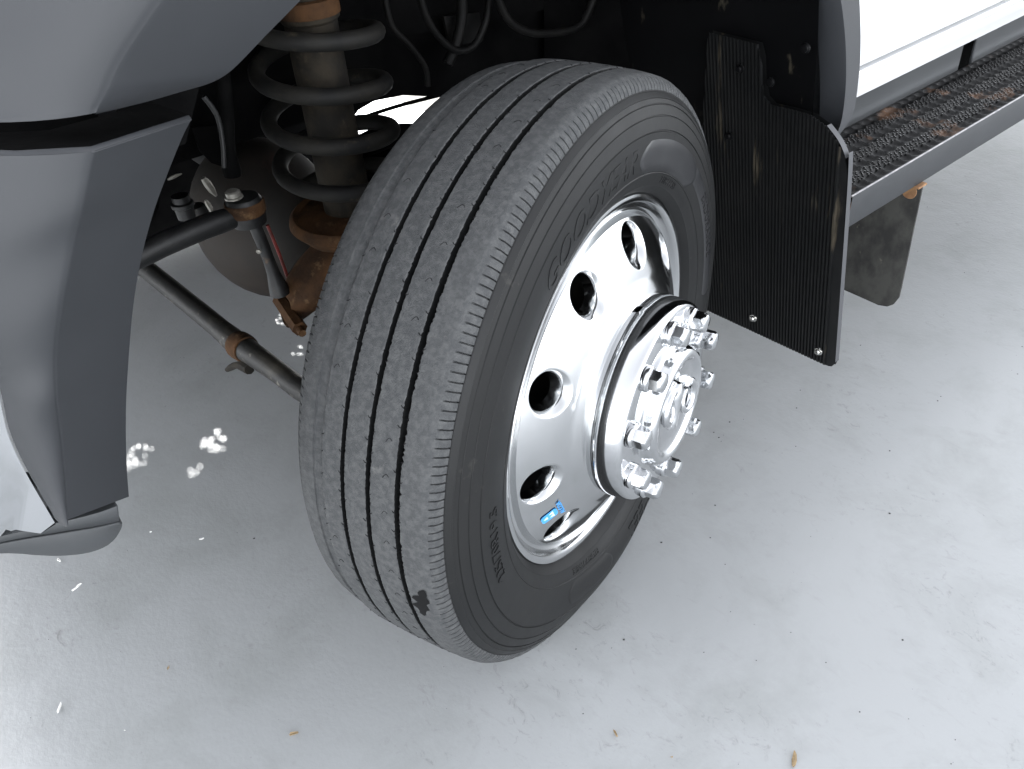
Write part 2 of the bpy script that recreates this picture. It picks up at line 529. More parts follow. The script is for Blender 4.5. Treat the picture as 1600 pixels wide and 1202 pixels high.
# kerf marks, hooked cuts moulded across the ribs
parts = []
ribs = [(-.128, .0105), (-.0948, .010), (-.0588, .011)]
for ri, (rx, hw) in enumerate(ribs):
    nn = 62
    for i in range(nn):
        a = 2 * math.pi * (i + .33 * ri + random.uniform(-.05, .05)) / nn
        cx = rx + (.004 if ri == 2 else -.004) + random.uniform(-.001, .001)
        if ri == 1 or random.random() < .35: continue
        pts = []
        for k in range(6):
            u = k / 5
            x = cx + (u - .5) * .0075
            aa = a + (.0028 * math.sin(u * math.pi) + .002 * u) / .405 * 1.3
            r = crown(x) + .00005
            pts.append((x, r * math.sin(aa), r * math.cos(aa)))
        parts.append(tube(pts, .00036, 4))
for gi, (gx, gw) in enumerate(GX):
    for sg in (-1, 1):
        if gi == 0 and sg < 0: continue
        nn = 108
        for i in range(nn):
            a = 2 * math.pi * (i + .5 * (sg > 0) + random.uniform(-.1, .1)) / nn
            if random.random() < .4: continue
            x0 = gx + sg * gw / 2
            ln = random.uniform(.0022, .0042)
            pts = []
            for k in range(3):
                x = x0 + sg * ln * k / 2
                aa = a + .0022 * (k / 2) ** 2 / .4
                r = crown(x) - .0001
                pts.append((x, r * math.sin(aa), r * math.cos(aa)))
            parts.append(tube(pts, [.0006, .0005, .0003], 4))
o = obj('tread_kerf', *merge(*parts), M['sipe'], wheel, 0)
o['kind'] = 'stuff'

# ---- rim with ten hand holes
def face(r):
    if r > .16: return .016 + (.200 - r) * .50 - 2.0 * (r - .200) ** 2
    t = (.16 - r) / .022
    return .0328 + .0130 * t - .0020 * t * t
NH, HP, HR = 10, R(15.0), .200
NA, NB = 24, 10
bm = bmesh.new()
def rimpt(u, r, dx=0.0):
    return (face(r) + dx, r * math.sin(u), r * math.cos(u))
RI, RO = .160, .2315
for h in range(NH):
    c = HP + h * 2 * math.pi / NH
    per = []
    hs = math.pi / NH
    for i in range(NA): per.append((-hs + 2 * hs * i / NA, RO))
    for i in range(NB): per.append((hs, RO + (RI - RO) * i / NB))
    for i in range(NA): per.append((hs - 2 * hs * i / NA, RI))
    for i in range(NB): per.append((-hs, RI + (RO - RI) * i / NB))
    rings = []
    for t in (0, .25, .5, .75, .92, 1.0):
        ring = []
        for u, r in per:
            dxp, dyp = u * HR, r - HR
            L_ = math.hypot(dxp, dyp)
            qx, qy = dxp / L_ * .0290, dyp / L_ * .0290
            px_, py_ = dxp + (qx - dxp) * t, dyp + (qy - dyp) * t
            rr = HR + py_
            uu = u + (qx / HR - u) * t
            ring.append(bm.verts.new(rimpt(c + uu, rr)))
        rings.append(ring)
    for rho, dx in ((.0280, -.0006), (.0262, -.0032), (.0245, -.0060), (.0236, -.0085), (.0232, -.0115), (.0232, -.026)):
        ring = []
        for u, r in per:
            dxp, dyp = u * HR, r - HR
            L_ = math.hypot(dxp, dyp)
            base = face(HR + dyp / L_ * rho)
            rr = HR + dyp / L_ * rho
            uu = c + dxp / L_ * rho / HR
            ring.append(bm.verts.new((base + dx, rr * math.sin(uu), rr * math.cos(uu))))
        rings.append(ring)
    for ra, rb in zip(rings, rings[1:]):
        for i in range(len(per)):
            j = (i + 1) % len(per)
            bm.faces.new((ra[i], ra[j], rb[j], rb[i]))
seg = NH * NA
def lathe_bm(prof, off):
    rows = []
    for i in range(seg):
        a = off + 2 * math.pi * i / seg
        rows.append([bm.verts.new((x, r * math.sin(a), r * math.cos(a))) for x, r in prof])
    for i in range(seg):
        j = (i + 1) % seg
        for k in range(len(prof) - 1):
            bm.faces.new((rows[i][k], rows[j][k], rows[j][k + 1], rows[i][k + 1]))
off = HP - math.pi / NH
lathe_bm([(-.19, .235), (-.185, .247), (-.02, .247), (-.013, .252), (-.0125, .2585), (-.0095, .2612), (-.005, .2622), (-.0012, .2618), (.0012, .2600), (.0016, .2570), (.0008, .2520),
          (-.0012, .2495), (-.0045, .2478), (-.0090, .2455), (-.0120, .2425), (-.0130, .2395), (-.0120, .2365), (-.0085, .2340), (-.0040, .2322), (face(RO), RO)], off)
lathe_bm([(face(RI), RI)] + [(face(r), r) for r in (.157, .154, .151, .148, .145, .142, .1395)] + [(.0445, .1378), (.0447, .133), (.0447, .10)], off)
bmesh.ops.remove_doubles(bm, verts=bm.verts, dist=.00004)
bmesh.ops.recalc_face_normals(bm, faces=bm.faces)
me = bpy.data.meshes.new('rim')
bm.to_mesh(me); bm.free()
me.materials.append(M['alloy'])
rim = link('rim', me, wheel, 40)

# ---- hub cover, cut by a small slot in its back edge
hp = [(.0420, .1330), (.0424, .1358), (.0434, .1372), (.0460, .1384), (.0520, .1396), (.0600, .1400), (.0680, .1397), (.0750, .1390), (.0805, .1382), (.0845, .1372), (.0870, .1360), (.0886, .1344), (.0894, .1324),
      (.0898, .1300), (.0906, .1240), (.0912, .1190), (.0914, .1150), (.0913, .1000), (.0914, .0890), (.0922, .0862), (.0940, .0846), (.0975, .0836), (.1020, .0824), (.1062, .0806), (.1090, .0778), (.1102, .0742),
      (.1098, .0704), (.1080, .0674), (.1050, .0650), (.1032, .0620), (.1030, .0400), (.1030, .0150), (.1030, .0005)]
n = 240
V, F = lathe(hp, n)
k = len(hp)
sl = R(-2.5)
keep = []
for f in F:
    i = f[0] // k; q = f[0] % k
    a = 2 * math.pi * i / n
    d = abs((a - sl + math.pi) % (2 * math.pi) - math.pi)
    if q <= 3 and d < R(3.2): continue
    keep.append(f)
obj('hub_cover', V, keep, M['chrome'], wheel, 35)
obj('hub_core', *lathe([(.036, 0), (.036, .12), (.05, .128), (.080, .128), (.080, 0)], 48), M['hole'], wheel)

# ---- ten nut caps
def nut_mesh():
    V, F = lathe([(-.0005, .0168), (.0022, .0172), (.0048, .0170), (.0064, .0160), (.0072, .0145), (.0074, .0120)], 32)
    n = 48
    V2, F2 = [], []
    AF = .0122
    rows = [(.0072, 1.0), (.0080, 1.0), (.0185, 1.0)]
    def hexr(a):
        b_ = (a + math.pi / 6) % (math.pi / 3) - math.pi / 6
        return AF / math.cos(b_)
    for x, _ in rows:
        for i in range(n):
            a = 2 * math.pi * i / n
            V2.append((x, hexr(a) * math.sin(a), hexr(a) * math.cos(a)))
    for x, rmax in ((.0208, .0134), (.0230, .0120), (.0244, .0098), (.0251, .0064), (.0253, .0004)):
        for i in range(n):
            a = 2 * math.pi * i / n
            r = min(hexr(a), rmax) if rmax > .0122 else rmax
            xx = x - (max(0, hexr(a) - .0122) * .9 if rmax > .0122 else 0)
            V2.append((xx, r * math.sin(a), r * math.cos(a)))
    m = len(V2) // n
    for q in range(m - 1):
        for i in range(n):
            j = (i + 1) % n
            F2.append((q * n + i, q * n + j, (q + 1) * n + j, (q + 1) * n + i))
    return merge((V, F), (V2, F2))
first = None
for i in range(10):
    a = R(34.12) + i * math.pi / 5
    if first is None:
        first = obj('lug_nut', *nut_mesh(), M['nutchrome'], wheel, 22)
        o = first
    else:
        o = first.copy()
        col.objects.link(o)
        o.parent = wheel
    o.location = (.0912, .1149 * math.sin(a), .1149 * math.cos(a))
    o.rotation_euler = (R([12, 40, 25, 8, 33, 50, 5, 44, 20, 30][i]), 0, 0)

# ---- ram's head emblem on the hub cover: head, muzzle and two curled horns
EMB = R(-20)
def emb(u, v, h):
    y = u * math.cos(EMB) - v * math.sin(EMB)
    z = u * math.sin(EMB) + v * math.cos(EMB)
    return (.1030 + h, y, z)
rows = []
outl = [(.034, .0060), (.030, .0125), (.022, .0150), (.012, .0140), (.002, .0115), (-.008, .0088), (-.018, .0085), (-.027, .0090), (-.033, .0060)]
for v, hw in outl:
    rows.append([emb(s * hw, v - (abs(s) ** 2) * .002, -.001 + .0085 * (1 - abs(s) ** 2.6) * (1.0 if abs(v) < .03 else .7)) for s in (-1, -.85, -.6, -.3, 0, .3, .6, .85, 1)])
V, F = loft(rows)
parts = [(V, F)]
for sg in (-1, 1):
    path, rad = [], []
    for i in range(34):
        t = i / 33
        th = R(100 - 430 * t)
        rr = .0225 * (1 - .62 * t)
        path.append(emb(sg * (.0315 + rr * math.cos(th) * .95), .004 + rr * math.sin(th) * 1.1, .002 + .004 * math.sin(math.pi * min(1, t * 1.4))))
        rad.append(.0072 * (1 - .72 * t))
    parts.append(tube(path, rad, 12))
obj('ram_emblem', *merge(*parts), M['chrome'], wheel, 40)

# ---- maker's decal on the rim face: white backing, blue badge and lettering
def decal(V, F, name, m, h, ang0, c_phi, c_r):
    a = R(c_phi)
    er = Vector((0, math.sin(a), math.cos(a)))
    et = Vector((0, math.cos(a), -math.sin(a)))
    sl_ = (face(c_r + .001) - face(c_r - .001)) / .002
    er2 = (er + Vector((sl_, 0, 0))).normalized()
    nn = et.cross(er2).normalized()
    if nn.x < 0: nn = -nn
    c = Vector((face(c_r), 0, 0)) + er * c_r
    ca, sa = math.cos(R(ang0)), math.sin(R(ang0))
    W_ = []
    for v in V:
        x, y = v[0] * ca - v[1] * sa, v[0] * sa + v[1] * ca
        W_.append(c + et * x + er2 * y + nn * (h + v[2]))
    return obj(name, W_, F, m, wheel, 0)
def rrect(w_, h_, r_, th):
    P = []
    for cx, cy, a0 in ((w_ / 2 - r_, h_ / 2 - r_, 0), (-w_ / 2 + r_, h_ / 2 - r_, 90), (-w_ / 2 + r_, -h_ / 2 + r_, 180), (w_ / 2 - r_, -h_ / 2 + r_, 270)):
        for k in range(7):
            a = R(a0 + 15 * k)
            P.append((cx + r_ * math.cos(a), cy + r_ * math.sin(a)))
    n = len(P)
    V = [(x, y, 0) for x, y in P] + [(x, y, th) for x, y in P]
    F = [tuple(range(n)), tuple(range(n, 2 * n))] + [(i, (i + 1) % n, n + (i + 1) % n, n + i) for i in range(n)]
    return V, F
DP, DR, DA = (-112.70, 0.2028, 0)
def shift(VF, x, y): return [(v[0] + x, v[1] + y, v[2]) for v in VF[0]], VF[1]
decal(*shift(rrect(.0175, .0250, .0045, .0003), 0, .0), 'decal_badge', M['blue'], .0007, DA, DP, DR)
tri = []
for cx, cy, up_ in ((0, .0062, 1), (-.0036, -.0034, 1), (.0036, -.0034, 1)):
    s = .0052
    p = [(cx - s * .62, cy - s * .6), (cx + s * .62, cy - s * .6), (cx, cy + s * .7)]
    tri.append(([(x, y, 0) for x, y in p] + [(x, y, .0003) for x, y in p], [(0, 1, 2), (3, 4, 5), (0, 1, 4, 3), (1, 2, 5, 4), (2, 0, 3, 5)]))
decal(*merge(*tri), 'decal_symbol', M['decalwhite'], .0010, DA, DP, DR)
tv, tf = text_mesh("ALCOA", .0100, 0, 1.0, .0002, .0002)
decal(*shift(([tuple(v) for v in tv], tf), 0, -.0185), 'decal_lettering', M['blue'], .0007, DA, DP, DR)

# ------------------------------------------------------------------ arch trim and bumper end
def trim(name, rows_img, m, th=.006, seg=None):
    rows = [smooth_line(r, 28) for r in rows_img]
    o = obj(name, *loft(rows), m, T, 35)
    return o
# upper piece (fender trim): outer face, crease, arch face, return lip
Fq = [(-0.0450, -0.5960, 0.9260), (-0.0450, -0.5950, 0.9280), (-0.0450, -0.5930, 0.9310), (-0.0450, -0.5900, 0.9370), (-0.0450, -0.5850, 0.9490), (-0.0450, -0.5790, 0.9640), (-0.0450, -0.5720, 0.9790), (-0.0450, -0.5640, 0.9970), (-0.0450, -0.5550, 1.0180)]
Kq = [(-0.0040, -0.5080, 0.9160), (-0.0040, -0.5060, 0.9190), (-0.0040, -0.5030, 0.9220), (-0.0040, -0.4990, 0.9260), (-0.0040, -0.4940, 0.9310), (-0.0040, -0.4850, 0.9410), (-0.0040, -0.4700, 0.9540), (-0.0040, -0.4400, 0.9770), (-0.0040, -0.4140, 0.9970)]
Jq = [(-0.0120, -0.5060, 0.9130), (-0.0120, -0.5010, 0.9150), (-0.0120, -0.4950, 0.9170), (-0.0120, -0.4890, 0.9210), (-0.0120, -0.4810, 0.9280), (-0.0120, -0.4710, 0.9380), (-0.0120, -0.4560, 0.9510), (-0.0120, -0.4260, 0.9730), (-0.0120, -0.3990, 0.9930)]
Iq = [[(-0.0140, -0.5060, 0.9120)][0]] + [(-0.0420, -0.4630, 0.9020)] + [(-0.0550, -0.4290, 0.8980)] + [(-0.0620, -0.4020, 0.8960), (-0.0620, -0.3860, 0.8990), (-0.0620, -0.3700, 0.9060), (-0.0620, -0.3440, 0.9200), (-0.0620, -0.3040, 0.9410), (-0.0620, -0.2650, 0.9630)]
Rq = [(x - .035, y - .03, z + .012) for x, y, z in Iq]
mid = [tuple((a + b_) / 2 for a, b_ in zip(p, q)) for p, q in zip(Fq, Kq)]
mid = [(x + .012, y, z) for x, y, z in mid]
def lerp_row(A, B, t): return [tuple(a + (b_ - a) * t for a, b_ in zip(p, q)) for p, q in zip(A, B)]
def shell(F_, m_, K_, I_, R_, n, bulge):
    F_, K_, I_, R_ = [[tuple(p) for p in smooth_line(q, n)] for q in (F_, K_, I_, R_)]
    rows = []
    for t in (0, .12, .25, .4, .55, .7, .82, .92, .965):
        b_ = bulge * 4 * t * (1 - t)
        rows.append([(x + b_, y, z) for x, y, z in lerp_row(F_, K_, t)])
    kf = [(p[0] * .5 + (a[0] + c[0]) * .25, p[1] * .5 + (a[1] + c[1]) * .25, p[2] * .5 + (a[2] + c[2]) * .25) for p, a, c in zip(K_, lerp_row(F_, K_, .985), lerp_row(K_, I_, .03))]
    rows.append(lerp_row(F_, K_, .988)); rows.append(kf)
    for t in (.02, .05, .12, .3, .5, .7, .88, .96, .99, 1): rows.append(lerp_row(K_, I_, t))
    rows.append(lerp_row(I_, R_, .08)); rows.append(lerp_row(I_, R_, .3)); rows.append(R_)
    return loft(rows)
ft = obj('fender_trim', *shell(Fq, None, Kq, Iq, Rq, 40, .014), M['flare'], T, 70)
# lower piece (bumper end cap)
Kb = [(-0.0040, -0.5190, 0.8910), (-0.0040, -0.5270, 0.8790), (-0.0040, -0.5420, 0.8540)] + [(-0.0100, -0.5560, 0.8280), (-0.0100, -0.5790, 0.7890)] + [(-0.0180, -0.5990, 0.7440), (-0.0180, -0.6120, 0.7090)] + [(-0.0260, -0.6180, 0.6810), (-0.0260, -0.6310, 0.6370), (-0.0260, -0.6480, 0.5850)]
Ib = [(-0.0880, -0.4160, 0.8640), (-0.0880, -0.4280, 0.8520), (-0.0880, -0.4500, 0.8260), (-0.0880, -0.4720, 0.7980), (-0.0880, -0.4950, 0.7630), (-0.0880, -0.5180, 0.7200), (-0.0880, -0.5400, 0.6700), (-0.0880, -0.5590, 0.6230), (-0.0880, -0.5780, 0.5680), (-0.0880, -0.5900, 0.5270)]
Fb = [(-0.0450, -0.6110, 0.9090), (-0.0450, -0.6230, 0.8830), (-0.0450, -0.6380, 0.8490), (-0.0450, -0.6480, 0.8170), (-0.0450, -0.6500, 0.7720), (-0.0450, -0.6430, 0.7380)] + [(-0.0420, -0.6450, 0.7180), (-0.0420, -0.6530, 0.6820), (-0.0420, -0.6560, 0.6420), (-0.0420, -0.6560, 0.5790)]
Rb = [(x - .05, y - .05, z) for x, y, z in Ib]
Ib1 = [tuple(a + (b_ - a) * .05 for a, b_ in zip(p, q)) for p, q in zip(Kb, Ib)]
Ib2 = [tuple(a + (b_ - a) * .97 for a, b_ in zip(p, q)) for p, q in zip(Kb, Ib)]
midb = [((a[0] + b_[0]) / 2 + .011, (a[1] + b_[1]) / 2, (a[2] + b_[2]) / 2) for a, b_ in zip(Fb, Kb)]
be = obj('bumper_end_cap', *shell(Fb, None, Kb, Ib, Rb, 44, .012), M['flare'], T, 70)
# top ledge and underside of the cap, sides of the dark gap
top = [Fb[0], midb[0], Kb[0], Ib[0]]
ledge = [(x - .06, y - .012, z + .004) for x, y, z in top]
rim_ = [(x - .004, y, z + .0025) for x, y, z in top]
obj('cap_rim', *loft([[(x, y, z - .001) for x, y, z in top], [(x - .0012, y, z + .0012) for x, y, z in top], rim_]), M['flare'], T, 80)
obj('cap_ledge', *loft([rim_, ledge]), M['black'], T, 40)
bot = [Fb[-1], Kb[-1], Ib[-1]]
obj('cap_underside', *loft([bot, [(x - .06, y - .01, z + .01) for x, y, z in bot]]), M['valance'], T, 30)
gap = [(-0.2100, -0.5940, 0.9060), (-0.2100, -0.5000, 0.8860), (-0.2100, -0.4220, 0.8770), (-0.2100, -0.3340, 0.8910)]
gap2 = [(-0.2100, -0.6270, 0.8330), (-0.2100, -0.5320, 0.8060), (-0.2100, -0.4500, 0.7970), (-0.2100, -0.3890, 0.8010)]
obj('gap_backing', *loft([gap, gap2]), M['black'], T, 30)
# chrome bumper corner
C1 = [(-0.0460, -0.6690, 0.7980), (-0.0460, -0.6490, 0.7530), (-0.0460, -0.6470, 0.7160), (-0.0460, -0.6550, 0.6790), (-0.0460, -0.6580, 0.6380), (-0.0460, -0.6580, 0.5730)]
C2 = [(-0.0500, -0.7190, 0.7520), (-0.0500, -0.7020, 0.7040), (-0.0500, -0.6990, 0.6670), (-0.0500, -0.7040, 0.6330), (-0.0500, -0.6940, 0.5980), (-0.0500, -0.6720, 0.5710)]
C3 = [(-0.0600, -0.8100, 0.6150), (-0.0600, -0.7720, 0.5980), (-0.0600, -0.7510, 0.5920), (-0.0600, -0.7280, 0.5860), (-0.0600, -0.7000, 0.5760), (-0.0600, -0.6580, 0.5600)]
obj('chrome_bumper', *loft([smooth_line([(x - .012, y, z) for x, y, z in C1], 20), smooth_line(C1, 20), smooth_line([(x + .006, y, z) for x, y, z in C2], 20), smooth_line(C3, 20), smooth_line([(x - .03, y, z) for x, y, z in C3], 20)]), M['chrome'], T, 50)
# lower valance
A1 = [(-0.0720, -0.7630, 0.5920), (-0.0720, -0.7000, 0.5690), (-0.0720, -0.6560, 0.5510), (-0.0720, -0.6240, 0.5400), (-0.0720, -0.6040, 0.5360)]
A2 = [(-0.0680, -0.7660, 0.5870), (-0.0680, -0.7030, 0.5640), (-0.0680, -0.6600, 0.5440), (-0.0680, -0.6290, 0.5290), (-0.0680, -0.6090, 0.5210)]
A3 = [(-0.0780, -0.7650, 0.5850), (-0.0780, -0.7060, 0.5500), (-0.0780, -0.6820, 0.5260), (-0.0780, -0.6590, 0.5070), (-0.0780, -0.6380, 0.4970)]
A4 = [(-0.1600, -0.7770, 0.5250), (-0.1600, -0.7090, 0.4940), (-0.1600, -0.6800, 0.4700), (-0.1600, -0.6540, 0.4520), (-0.1600, -0.6300, 0.4410)]
V, F = loft([smooth_line(r, 24) for r in ([(x - .06, y, z + .004) for x, y, z in A1], A1, A2)])
lip = smooth_line(A2, 24)
low = smooth_line([(-0.0900, -0.7670, 0.5750), (-0.0900, -0.7080, 0.5390), (-0.0900, -0.6830, 0.5160), (-0.0900, -0.6640, 0.5000), (-0.0900, -0.6430, 0.4880), (-0.0900, -0.6250, 0.4860), (-0.0900, -0.6120, 0.4950), (-0.0900, -0.6080, 0.5020)], 24)
lowb = [(p[0] - .12, p[1] + .01, p[2] + .02) for p in low]
va = obj('bumper_valance', *merge((V, F), loft([lip, low, lowb])), M['valance'], T, 40)
solid(va, .003, -1)

# rear part of the arch trim and the arch over the wheel, joined to the front trim
inn = [(-0.0360, 0.5540, 0.5690), (-0.0360, 0.5520, 0.5980), (-0.0360, 0.5380, 0.6520), (-0.0360, 0.5160, 0.7130), (-0.0360, 0.4920, 0.7630), (-0.0360, 0.4670, 0.8010), (-0.0360, 0.4370, 0.8470)]
mdl = [(-0.0240, 0.5390, 0.5720), (-0.0240, 0.5470, 0.5980), (-0.0240, 0.5400, 0.6540), (-0.0240, 0.5200, 0.7150), (-0.0240, 0.4980, 0.7630), (-0.0240, 0.4760, 0.8010), (-0.0240, 0.4460, 0.8460)]
out = [(-0.0280, 0.5510, 0.5650), (-0.0280, 0.5850, 0.5920), (-0.0280, 0.5820, 0.6510), (-0.0280, 0.5700, 0.7020), (-0.0280, 0.5520, 0.7510), (-0.0280, 0.5350, 0.7890), (-0.0280, 0.5070, 0.8350)]
fi, fk, fo = Iq[-1], Kq[-1], Fq[-1]
arc_i = inn + [(-.04, .40, .93), (-.045, .26, 1.02), (-.05, .08, 1.06), (-.052, -.10, 1.05), (-.056, -.22, 1.00), fi]
arc_m = mdl + [(-.025, .43, .955), (-.02, .28, 1.05), (-.015, .08, 1.10), (-.012, -.13, 1.10), (-.010, -.28, 1.06), Jq[-1]]
arc_o = out + [(-.03, .475, .975), (-.03, .31, 1.085), (-.03, .08, 1.14), (-.03, -.17, 1.145), (-.02, -.32, 1.10), Kq[-1]]
ret = [(x - .03, y - .002, z) for x, y, z in arc_i]
bod = [(x - .12, y + (.006 if y > 0 else 0), z) for x, y, z in arc_o]
rows = [smooth_line(r, 60) for r in (ret, arc_i, arc_m, arc_o, bod)]
fl = obj('arch_flare', *loft(rows), M['flare'], T, 50)

# ------------------------------------------------------------------ liner, inner walls, mud flaps
yz = [(.560, .30), (.540, .42), (.520, .52), (.505, .60), (.492, .68), (.478, .76), (.45, .85), (.38, .94), (.25, 1.02), (.05, 1.05), (-.12, 1.04), (-.26, .99), (-.36, .94), (-.44, .87), (-.50, .78), (-.55, .66), (-.57, .55)]
rows = []
for y, z in [tuple(p)[:2] for p in smooth_line([(a, b_, 0) for a, b_ in yz], 50)]:
    rows.append([(x, y + .006 * math.sin(x * 40), z) for x in (-.045 - (.13 if y < -.2 else 0), -.18 if y < -.2 else -.10, -.19 if y < -.2 else -.16, -.22, -.30, -.38, -.46, -.54)])
obj('arch_liner', *loft(rows), M['liner'], T, 50)
for px_, py_, z_ in ((-.009, .4585, .745), (-.078, .479, .672)): pass
bolts = [(-0.0519, 0.4635, 0.7186), (-0.1117, 0.4757, 0.6543)]
for p in bolts:
    o = obj('liner_bolt', *lathe([(-.001, .0075), (.001, .0075), (.002, .006), (.0045, .0055), (.005, .003), (.005, .0003)], 14), M['liner'], T)
    o.location = (p[0], p[1] - .002, p[2]); o.rotation_euler = (0, 0, R(-90))
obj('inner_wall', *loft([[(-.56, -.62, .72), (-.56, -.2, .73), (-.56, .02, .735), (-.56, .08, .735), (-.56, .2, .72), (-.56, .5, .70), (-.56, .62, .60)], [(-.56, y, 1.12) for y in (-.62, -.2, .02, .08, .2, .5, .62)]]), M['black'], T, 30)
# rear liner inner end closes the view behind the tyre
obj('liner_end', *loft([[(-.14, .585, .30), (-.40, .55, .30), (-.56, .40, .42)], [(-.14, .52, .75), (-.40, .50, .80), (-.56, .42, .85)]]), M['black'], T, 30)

# ribbed mud flap
FL = [(-0.2326, 0.4697, 0.7092), (-0.1803, 0.4699, 0.7084), (-0.1374, 0.4701, 0.7073), (-0.1316, 0.4739, 0.6876), (-0.1304, 0.4806, 0.6521), (-0.1244, 0.4858, 0.6250), (-0.1111, 0.4876, 0.6153), (-0.0735, 0.4873, 0.6170), (-0.0395, 0.4875, 0.6160), (-0.0145, 0.4894, 0.6057), (0.0064, 0.4932, 0.5860), (0.0201, 0.4977, 0.5619), (0.0269, 0.5034, 0.5319), (0.0315, 0.5785, 0.1367), (0.0271, 0.5812, 0.1224), (0.0164, 0.5821, 0.1178), (-0.2629, 0.5829, 0.1137), (-0.2886, 0.5830, 0.1133), (-0.2726, 0.5281, 0.4021)]
def inside(px_, poly):
    x, z = px_
    c = False
    for i in range(len(poly)):
        x1, z1 = poly[i]; x2, z2 = poly[i - 1]
        if (z1 > z) != (z2 > z) and x < (x2 - x1) * (z - z1) / (z2 - z1) + x1: c = not c
    return c
poly = [(p[0], p[2]) for p in FL]
def flap_y(z): return .6045 - .19 * z
zs = sorted(set(round(p[1], 4) for p in poly))
def zrange(x):
    hits = []
    for i in range(len(poly)):
        x1, z1 = poly[i]; x2, z2 = poly[i - 1]
        if (x1 > x) != (x2 > x): hits.append(z1 + (z2 - z1) * (x - x1) / (x2 - x1))
    return (min(hits), max(hits)) if len(hits) >= 2 else None
xa, xb = min(p[0] for p in poly) + .001, max(p[0] for p in poly) - .0006
pitch = .0068
xsamp = []
x = xa
rib_end = xb - .022
while x < rib_end:
    xsamp += [(x, 0), (x + pitch * .34, 0), (x + pitch * .44, .0036), (x + pitch * .88, .0036)]
    x += pitch
xsamp += [(x, 0), (xb - .012, 0), (xb - .006, 0), (xb - .002, 0), (xb, -.0003)]
rows = []
for x, h in xsamp:
    zr = zrange(min(x, xb - .00001))
    if not zr: continue
    z0, z1 = zr
    z0 += (.0016 if h > 0 else 0)
    n = 14
    rows.append([(x, flap_y(z0 + (z1 - z0) * i / n) - h, z0 + (z1 - z0) * i / n) for i in range(n + 1)])
fl = obj('mud_flap', *loft(rows), M['flap'], T, 30)
back = [[(p[0], p[1] + .0085 + (0.0026 if False else 0), p[2]) for p in r] for r in (rows[0], rows[-1])]
# rim of the flap: a band giving it its thickness, lighter grey along the outboard edge
edge = [Vector((p[0], flap_y(p[2]), p[2])) for p in FL[9:14]]
e2 = [p + Vector((.0012, .0100, 0)) for p in edge]
e1 = [p + Vector((.0006, -.0008, 0)) for p in edge]
o = obj('flap_edge', *loft([smooth_line(e1, 60), smooth_line(e2, 60)]), M['flapedge'], fl, 30)
o['label'] = 'lighter grey rim of the mud flap'
bk = [Vector((p[0], flap_y(p[2]) + .0095, p[2])) for p in FL]
obj('flap_back', bk, [tuple(range(len(bk)))], M['flap'], fl, 0)
for (x, z, m_) in [(-0.1511, 0.1543, 0), (-0.0026, 0.1471, 0), (-0.1705, 0.6631, 0), (-0.1960, 0.5399, 0)]:
    mm_ = M['steelbolt'] if z < .3 else M['liner']
    o = obj('flap_bolt', *merge(lathe([(-.002, .0082), (.0008, .0082), (.0016, .0074), (.0020, .0052)], 18), lathe([(.0018, .0055), (.0055, .0055), (.0075, .0040), (.0080, .0018), (.0080, .0002)], 12)), mm_, T)
    o.location = (x, flap_y(z) - .0030, z); o.rotation_euler = (0, 0, R(-90))

# ------------------------------------------------------------------ running board
Y0, Y1 = .575, 2.35
XO, XI = .004, -.172
ZT = .4645
rb = obj('running_board', *merge(
    loft([[(XO - .004, y, ZT - .0005), (XO - .0005, y, ZT), (XO, y, ZT - .003), (XO, y, ZT - .0575), (XO - .002, y, ZT - .0607), (XO - .006, y, ZT - .0610), (XO - .03, y, ZT - .0600)] for y in (Y0, Y1)]),
    ([(XO, Y0, ZT - .003), (XO, Y0, ZT - .0607), (XO - .03, Y0, ZT - .06), (XO - .03, Y0, ZT - .003)], [])), M['boardside'], T, 50)
rows = []
ny = 560
W = XO - XI
def plate_z(u, y):
    # u: 0 at the outer lip .. 1 at the body; three bands of raised grip with scooped ovals between
    z = ZT - .006
    for k, uc in enumerate((.105, .36, .635, .90)):
        per = .0285
        ph = y / per + (.5 if k % 2 else 0)
        cy = (ph - math.floor(ph) - .5) * per
        cyy = cy + (u - uc) * W * .25
        e = (cyy / .0122) ** 2 + ((u - uc) * W / (.0105 if k else .0090)) ** 2
        z -= .0065 * math.exp(-e * e * .9)
        z += .0009 * math.exp(-((math.sqrt(max(e, 0)) - 1.25) / .25) ** 2)
    return z
nu = 40
for i in range(ny + 1):
    y = Y0 + (Y1 - Y0) * (i / ny)
    rows.append([(XO - .003 - (W - .003) * j / nu, y, (ZT - .0008 if j == 0 else plate_z(j / nu, y))) for j in range(nu + 1)])
obj('step_plate', *loft(rows), M['board'], rb, 60)
parts = []
NT = []
def nub(x, y, z, r, h):
    V = []
    for k in range(6):
        a = k * math.pi / 3
        V.append((x + r * math.cos(a), y + r * math.sin(a), z))
    for k in range(6):
        a = k * math.pi / 3
        V.append((x + r * .45 * math.cos(a), y + r * .45 * math.sin(a), z + h))
    F = [(k, (k + 1) % 6, 6 + (k + 1) % 6, 6 + k) for k in range(6)] + [tuple(range(6, 12))]
    NT.extend([0] * 6 + [1])
    return V, F
for band, (u0, u1) in enumerate(((.165, .305), (.425, .57), (.70, .84))):
    nr = 4
    for i in range(int((Y1 - Y0 - .01) / .0092)):
        for k in range(nr):
            y = Y0 + .006 + i * .0092 + (.0046 if k % 2 else 0) + random.uniform(-.0006, .0006)
            u = u0 + (u1 - u0) * (k + .5) / nr + .018 * math.sin(y / .0285 * 2 * math.pi + band * math.pi)
            x = XO - W * u
            if y > 1.9 and k % 2: continue
            parts.append(nub(x, y, plate_z(u, y) - .0004, .0027, .0030))
o = obj('grip_nubs', *merge(*parts), None, rb, 0, [M['board'], M['nubtip']], NT)
o['kind'] = 'stuff'
